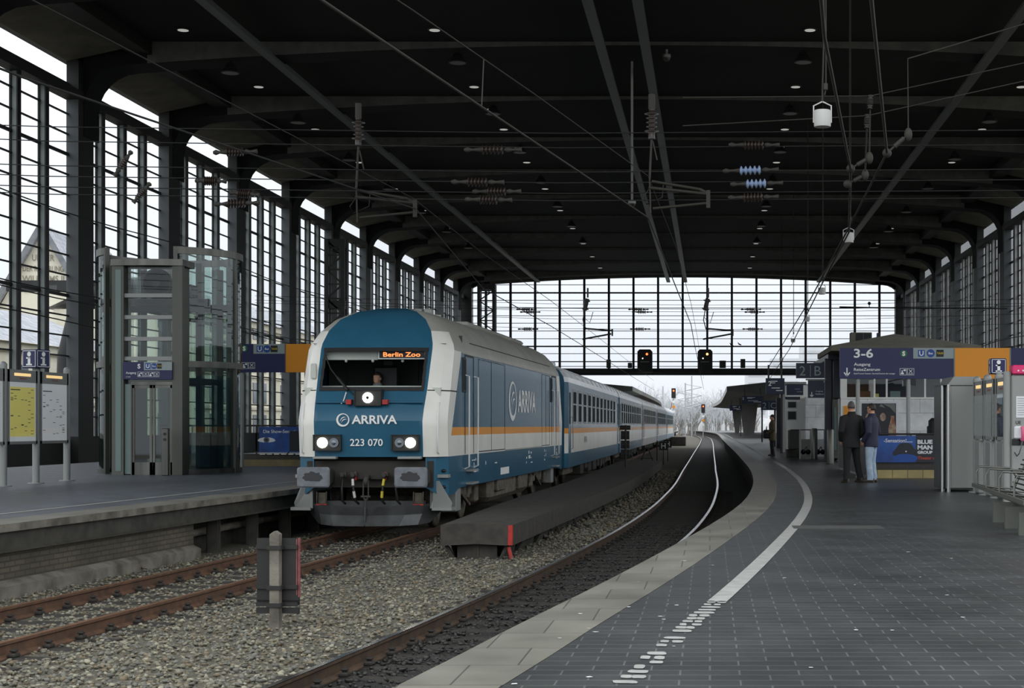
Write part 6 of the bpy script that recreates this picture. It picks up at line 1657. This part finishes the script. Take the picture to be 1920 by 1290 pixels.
# masts with arms, far signals
for k, (px, Y, ht) in enumerate(((1297,300.,12.),(1285,260.,9.5),(1243,340.,11.),(1352,330.,10.))):
    o = E('catenary_mast', ('thin pale catenary mast among the bare trees beyond the hall','pale catenary mast close to the last coach beyond the hall','pale catenary mast behind the last coach','pale catenary mast near the steel truss canopy')[k],'mast',(PX(px,Y),Y,-.3))
    m = MB(); m.box(-.12,.12,-.12,.12,0,ht); m.build('mast_post','far_grey',o)
    for z in (6.2,7.4,8.8):
        m = MB(); m.tube([(0,0,z-.6),(2.8 if k%2 else -2.8,0,z)],.07,6); m.tube([(0,0,z+.5),(2.8 if k%2 else -2.8,0,z)],.05,6); m.build('mast_arm','far_grey',o)
for px, pyt, Y, lab in ((1318.5,758,285.,'far trackside signal with a red light above white and orange marks, beside the empty track'),(1263,728,250.,'far signal with a red light seen beyond the last coach')):
    o = E('signal', lab, 'railway signal', (PX(px,Y),Y,-.3)); zt = PZ(pyt,Y)+.3
    m = MB(); m.tube([(0,.1,0),(0,.1,zt)],.09,8); m.build('post','far_grey',o)
    m = MB(); m.box(-.35,.35,-.1,.1,zt-1.6,zt); m.build('signal_head','black',o)
    m = MB(); m.disc((0,-.14,zt-.4),.13,'y',12,0,.06); m.build('lit_lens','red_on',o)
    for i, z in enumerate((zt-2.4,zt-3.2,zt-4.)):
        if z > .4: m = MB(); m.box(-.22,.22,-.06,.0,z,z+.4); m.build('marker_plate','sign_white' if i%2==0 else 'sign_orange',o)

# bare winter trees
def tree_mesh(seed, H):
    rg = random.Random(seed); T = MB(); W = MB()
    def br(p, d, L, r, lev):
        q = p + d*L; mid = p + d*L*.5 + Vector((rg.uniform(-1,1),rg.uniform(-1,1),rg.uniform(-.3,.3)))*L*.07
        (T if lev < 2 else W).tube([p,mid,q],[r,r*.8,r*.55],5 if lev<2 else 3,0,False)
        if lev >= 4: return
        n = (5,4,4,3)[lev]
        for k in range(n):
            t = rg.uniform(.35,1.) if k else 1.; a = rg.uniform(0,2*PI); sp = rg.uniform(.35,.85)
            nd = (d + Vector((math.cos(a)*sp,math.sin(a)*sp,rg.uniform(-.1,.35)))).normalized()
            br(p+(mid-p)*min(1,2*t) if t < .5 else mid+(q-mid)*(2*t-1), nd, L*rg.uniform(.55,.8), r*.5, lev+1)
    br(Vector((0,0,0)), Vector((0,0,1)), H*.32, H*.016, 0)
    return T, W
protos = []
rg = random.Random(21); spots = []
for k in range(70):
    Y = rg.uniform(330,460); spots.append((PX(rg.uniform(1235,1420),Y), Y))
for k in range(30):
    Y = rg.uniform(300,420); spots.append((PX(rg.uniform(1040,1240),Y), Y))
for i, (x, y) in enumerate(spots):
    labs = 'bare frosted winter tree in the haze beyond the end of the hall'
    if len(protos) < 4:
        H = (14,12,15.5,11)[len(protos)]; T, W = tree_mesh(40+len(protos), H)
        o = E('bare_tree', labs, 'tree', (x,y,-.5), rg.uniform(0,6.28), 'bare trees beyond the hall')
        T.build('trunk','bark',o); W.build('twigs','twig',o); protos.append(o)
    else: dup(protos[i % 4], (x,y,-.5), rg.uniform(0,6.28))
# pale distant town
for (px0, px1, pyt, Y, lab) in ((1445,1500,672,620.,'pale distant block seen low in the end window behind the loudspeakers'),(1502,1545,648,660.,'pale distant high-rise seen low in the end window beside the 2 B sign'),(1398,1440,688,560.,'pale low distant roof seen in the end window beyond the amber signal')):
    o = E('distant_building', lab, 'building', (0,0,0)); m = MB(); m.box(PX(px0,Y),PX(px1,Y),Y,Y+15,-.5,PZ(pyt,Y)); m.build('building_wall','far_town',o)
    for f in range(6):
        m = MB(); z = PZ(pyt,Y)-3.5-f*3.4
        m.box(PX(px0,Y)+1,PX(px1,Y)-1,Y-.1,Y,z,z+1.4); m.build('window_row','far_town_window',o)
# wooded slope closing the view below the beam
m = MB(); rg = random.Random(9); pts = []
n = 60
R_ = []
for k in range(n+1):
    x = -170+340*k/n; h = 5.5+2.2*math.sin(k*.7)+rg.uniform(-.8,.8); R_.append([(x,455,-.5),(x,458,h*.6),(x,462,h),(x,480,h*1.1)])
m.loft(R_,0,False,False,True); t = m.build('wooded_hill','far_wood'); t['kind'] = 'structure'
# pigeons on the beam
for px, py, lab in ((1387,647,'dark bird perched on a glazing bar of the end window, the larger one'),(1372,648,'dark bird perched on a glazing bar of the end window, the smaller one')):
    o = E('pigeon', lab, 'bird', PT(px,py+1,YEND-.2)); m = MB(); s = 1.1
    m.tube([(.16*s,0,.02*s),(.08*s,0,.09*s),(-.06*s,0,.13*s),(-.13*s,0,.22*s),(-.16*s,0,.26*s),(-.2*s,0,.26*s)],[.015,.06,.07,.04,.045,.008],8); m.tube([(.02,0,.06),(.02,0,0)],.01,5); m.build('bird_body','pigeon',o)

# ================================================================ people
def remesh(mb, voxel, smooth_it=4):
    me = bpy.data.meshes.new('person_surface'); me.from_pydata(mb.v, [], mb.f); me.update()
    ob = bpy.data.objects.new('person_surface', me); COL.objects.link(ob)
    r = ob.modifiers.new('r','REMESH'); r.mode = 'VOXEL'; r.voxel_size = voxel
    s = ob.modifiers.new('s','SMOOTH'); s.iterations = smooth_it; s.factor = .5
    bpy.context.view_layer.update()
    dg = bpy.context.evaluated_depsgraph_get()
    out = bpy.data.meshes.new_from_object(ob.evaluated_get(dg))
    bpy.data.objects.remove(ob); bpy.data.meshes.remove(me)
    for p in out.polygons: p.use_smooth = True
    return out
def obj_from(me, name, mat, parent=None):
    me.materials.clear(); me.materials.append(MT[mat]); me.name = name
    o = bpy.data.objects.new(name, me); COL.objects.link(o)
    if parent is not None: o.parent = parent
    return o
def ell(mb, rings):
    n = 20; R_ = []
    for (cx_, cy_, z, rx, ry) in rings: R_.append([(cx_+rx*math.cos(2*PI*k/n), cy_+ry*math.sin(2*PI*k/n), z) for k in range(n)])
    return mb.loft(R_, 0, True, True, True)

def person(label, loc, rot, scale, jacket, trousers, hair, legs, arms, coat_hem=.80, head_turn=0., shoe='shoe', cap=None, seated=False, glasses=False):
    """faces local -y. legs / arms: joints for each side"""
    B = MB()
    ct, st = math.cos(head_turn), math.sin(head_turn)
    H = lambda x, y, z: Vector((x*ct-y*st, x*st+y*ct, z))
    def hball(c, r):
        cc = H(*c); m = MB(); m.ball((0,0,0), r, 14)
        vs = [Vector(v) for v in m.v]; vs = [Vector((v.x*ct-v.y*st, v.x*st+v.y*ct, v.z))+cc for v in vs]; B.add(vs, m.f)
    hball((0,-.005,1.665),(.074,.095,.112)); hball((0,-.04,1.595),(.052,.058,.055)); hball((0,-.03,1.63),(.064,.074,.07))
    B.tube([H(0,-.088,1.675),H(0,-.108,1.645),H(0,-.10,1.628)],[.008,.017,.014],8)
    hball((0,-.084,1.685),(.045,.02,.014)); hball((0,-.088,1.598),(.024,.014,.008)); hball((0,-.086,1.586),(.02,.014,.007))
    for s in (-1,1):
        hball((s*.030,-.084,1.662),(.013,.010,.009)); hball((s*.076,.008,1.648),(.010,.024,.034))
    B.tube([(0,.025,1.44),(0,.015,1.60)],[.066,.056],14)
    ell(B, [(0,0,.88,.15,.11),(0,0,.95,.165,.115),(0,0,1.06,.150,.105),(0,0,1.2,.165,.115),(0,0,1.34,.185,.118),(0,0,1.42,.17,.1),(0,.01,1.48,.09,.07)])
    hands = []
    for (hip, knee, ank) in legs: B.tube([hip,(Vector(hip)+Vector(knee))/2,knee,(Vector(knee)*.6+Vector(ank)*.4),ank],[.088,.078,.056,.054,.040],12)
    for s, (sh, el, wr, fd) in zip((-1,1), arms):
        sh, el, wr, fd = Vector(sh), Vector(el), Vector(wr), Vector(fd).normalized()
        B.tube([Vector((s*.1,0,1.42)),sh,(sh+el)/2,el,(el*.5+wr*.5),wr],[.06,.056,.05,.043,.042,.029],12)
        side = fd.cross(Vector((0,1,0)) if abs(fd.y) < .9 else Vector((1,0,0))).normalized()
        up = side.cross(fd).normalized()           # across the knuckles is 'up', palm thickness along 'side'
        pc = wr + fd*.045
        B.loft([[wr+fd*t+up*(w*math.cos(2*PI*k/12))+side*(.017*math.sin(2*PI*k/12)) for k in range(12)] for t, w in ((-.01,.028),(.03,.038),(.07,.041),(.088,.038))])
        inward = side*(-s) 
        for f, (o_, ln) in enumerate(((-.030,.068),(-.010,.078),(.010,.074),(.029,.058))):
            b = wr+fd*.083+up*o_; B.tube([b,b+fd*ln*.45+inward*.004,b+fd*ln*.78+inward*.018,b+fd*ln*.92+inward*.034],[.0098,.0095,.009,.008],7)
        b = wr+fd*.028-up*.034; B.tube([b,b-up*.022+fd*.022+inward*.01,b-up*.026+fd*.052+inward*.02],[.012,.0105,.009],7)
    body = obj_from(remesh(B,.0085,3),'person','skin'); body.location = loc; body.rotation_euler = (0,0,rot); body.scale = (scale,)*3
    tag(body, label, 'person')
    # jacket
    J = MB(); h = coat_hem
    ell(J, [(0,0,h,.205,.155),(0,0,h+.10,.208,.158),(0,0,1.06,.195,.145),(0,0,1.2,.205,.15),(0,0,1.34,.22,.15),(0,0,1.42,.20,.13),(0,.012,1.485,.115,.10),(0,.015,1.535,.085,.082)])
    for s, (sh, el, wr, fd) in zip((-1,1), arms):
        sh, el, wr = Vector(sh), Vector(el), Vector(wr)
        J.tube([Vector((s*.12,0,1.415)),sh+Vector((s*.01,0,-.01)),(sh+el)/2,el,(el+wr)/2,wr+(wr-el).normalized()*.01],[.085,.086,.078,.070,.064,.052],14)
    jk = obj_from(remesh(J,.014,3),'jacket',jacket,body)
    m = MB(); ell(m, [(0,.015,1.515,.088,.086),(0,.018,1.558,.080,.078)]); m.build('collar',jacket,body)
    if not seated:
        T = MB(); ell(T, [(0,0,.83,.175,.13),(0,0,.95,.18,.135),(0,0,1.02,.165,.12)])
        for (hip, knee, ank) in legs:
            hip, knee, ank = Vector(hip), Vector(knee), Vector(ank)
            T.tube([hip+Vector((0,0,.02)),hip*.6+knee*.4,knee,knee*.45+ank*.55,ank+Vector((0,0,.03)),ank+Vector((0,0,-.035))],[.112,.100,.080,.074,.076,.082],14)
        obj_from(remesh(T,.014,3),'trousers',trousers,body)
        for (hip, knee, ank) in legs:
            a = Vector(ank); tx = (a.x*.12); m = MB()
            m.loft([[(a.x+tx*(-(y))*1.2+w*math.cos(2*PI*k/14),a.y+y,max(.012,zz+hh*math.sin(2*PI*k/14))) for k in range(14)] for y, w, zz, hh in ((.085,.022,.05,.045),(.06,.038,.06,.06),(-.02,.043,.06,.062),(-.09,.046,.045,.042),(-.15,.044,.038,.034),(-.19,.022,.03,.022))],0,True,True,True)
            sh = m.build('shoe',shoe,body)
            m = MB(); m.loft([[(a.x+x,a.y+y,z) for x,y in ((-.04,.085),(.04,.085),(.05,-.08),(.046,-.15),(.02,-.2),(-.02,-.2),(-.046,-.15),(-.05,-.08))] for z in (.0,.02)]); m.build('sole','shoe_sole',sh)
    # hair: upper shell of an ellipsoid, cut along the hairline
    hb = MB(); m = MB(); m.ball((0,0,0),(.081,.104,.118),24)
    vs = [Vector(v) for v in m.v]; keep = []
    for f in m.f:
        c = sum((vs[i] for i in f), Vector())/len(f)
        lim = -.04 if c.y > .02 else (.052 if c.y < -.045 else .052-(c.y+.045)/.065*.107)
        if c.z > lim: keep.append(f)
    V2 = [H(v.x, v.y+.008, v.z+1.672) for v in vs]; hb.add(V2, keep, 0, True)
    hh = hb.build('hair',hair,body)
    sd = hh.modifiers.new('thickness','SOLIDIFY'); sd.thickness = .012; sd.offset = -1
    if cap:
        m = MB(); m.ball((0,0,0),(.09,.112,.12),20); vs = [Vector(v) for v in m.v]; keep = [f for f in m.f if (sum((vs[i] for i in f),Vector())/len(f)).z > .03]
        cb = MB(); cb.add([H(v.x,v.y+.008,v.z+1.675) for v in vs],keep,0,True); cb.add([H(x,y,z) for x,y,z in ((-.07,-.09,1.712),(.07,-.09,1.712),(.05,-.165,1.70),(-.05,-.165,1.70))],[(0,1,2,3)])
        c_ = cb.build('cap',cap,body); sd = c_.modifiers.new('thickness','SOLIDIFY'); sd.thickness = .008
    if glasses:
        m = MB()
        for s in (-1,1):
            m.tube([H(s*.032+.022*math.cos(a*PI/6),-.102,1.663+.017*math.sin(a*PI/6)) for a in range(13)],.003,5); m.tube([H(s*.054,-.10,1.667),H(s*.08,-.04,1.668),H(s*.082,.02,1.66)],.003,5)
        m.tube([H(-.01,-.104,1.667),H(.01,-.104,1.667)],.003,5); m.build('glasses','blackgloss',body)
    return body

stand = [((-.09,0,.92),(-.10,-.02,.50),(-.11,.02,.09)),((.09,0,.92),(.10,-.02,.50),(.11,.02,.09))]
wide = [((-.09,0,.92),(-.18,-.06,.50),(-.27,-.06,.09)),((.09,0,.92),(.13,.02,.50),(.17,.08,.09))]
down = [((-.205,.0,1.41),(-.275,.03,1.12),(-.255,-.05,.87),(.05,-.1,-1)),((.205,.0,1.41),(.275,.03,1.12),(.255,-.05,.87),(-.05,-.1,-1))]
pocket = [((-.205,.0,1.41),(-.29,.05,1.13),(-.20,-.12,.93),(.4,-.5,-.8)),((.205,.0,1.41),(.29,.05,1.13),(.20,-.12,.93),(-.4,-.5,-.8))]
hold = [((-.205,.0,1.41),(-.26,.02,1.13),(-.13,-.22,1.02),(.5,-.8,-.3)),((.205,.0,1.41),(.26,.02,1.13),(.13,-.22,1.0),(-.5,-.8,-.3))]
person('person in black jacket and black trousers with grey hair, standing with his back turned', (3.10,33.9,PLAT), 3.62, 1.0, 'jacket_black','trouser_black','hair_grey', wide, pocket, .76, -.5)
person('person in navy jacket and pale blue jeans, standing sideways next to the person in black', (3.55,34.0,PLAT), -2.05, .975, 'jacket_navy','jeans','hair_brown', stand, pocket, .80, -.2, glasses=True)
pf = person('person in olive coat and dark cap with a black bag, alone further down the platform', (2.57,63.6,PLAT), -1.45, .955, 'coat_olive','trouser_black','hair_brown', stand, hold, .66, 0., cap='cap')
o = E('shoulder_bag','black shoulder bag held by the far person in the olive coat','bag',(2.30,63.6,PLAT+.72),.1)
m = MB(); m.bbox(-.10,.14,-.17,.17,0,.36,.05); m.build('bag_body','bag',o)
m = MB(); m.tube([(.02,-.12,.35),(.03,-.08,.5),(.05,.08,.5),(.02,.12,.35)],.015,6); m.build('bag_strap','bag',o)
person('person in a dark coat half hidden behind the thin steel board frame', (4.78,95.,PLAT), -2.2, .93, 'coat_dark','trouser_black','hair_brown', stand, down, .62, 0.)
person('person in a brownish coat with a backpack, mostly hidden behind the tall grey cabinet', (5.93,38.6,PLAT), 1.5, .98, 'coat_olive','trouser_black','hair_brown', stand, down, .66, 0.)
o = E('backpack','dark backpack worn by the person hidden behind the tall grey cabinet','backpack',(5.60,38.6,PLAT+.98))
m = MB(); m.bbox(-.13,.10,-.17,.17,0,.46,.07); m.build('pack_body','bag',o)
m = MB(); m.bbox(-.17,-.12,-.12,.12,.06,.26,.02); m.build('front_pocket','bag',o)
# the driver behind the windscreen
dl = Matrix.Rotation(-math.atan(.029),4,'Z') @ Vector((-.16,1.84,0)) + Vector((LX0,LY0,.02))
person('driver in a grey shirt seated behind the windscreen of the locomotive', (dl.x,dl.y,1.36), -.03, .98, 'shirt','trouser_black','hair_brown', [((-.09,0,.92),(-.12,-.12,.95),(-.12,-.14,.98)),((.09,0,.92),(.12,-.12,.95),(.12,-.14,.98))], hold, .92, -.3, seated=True)
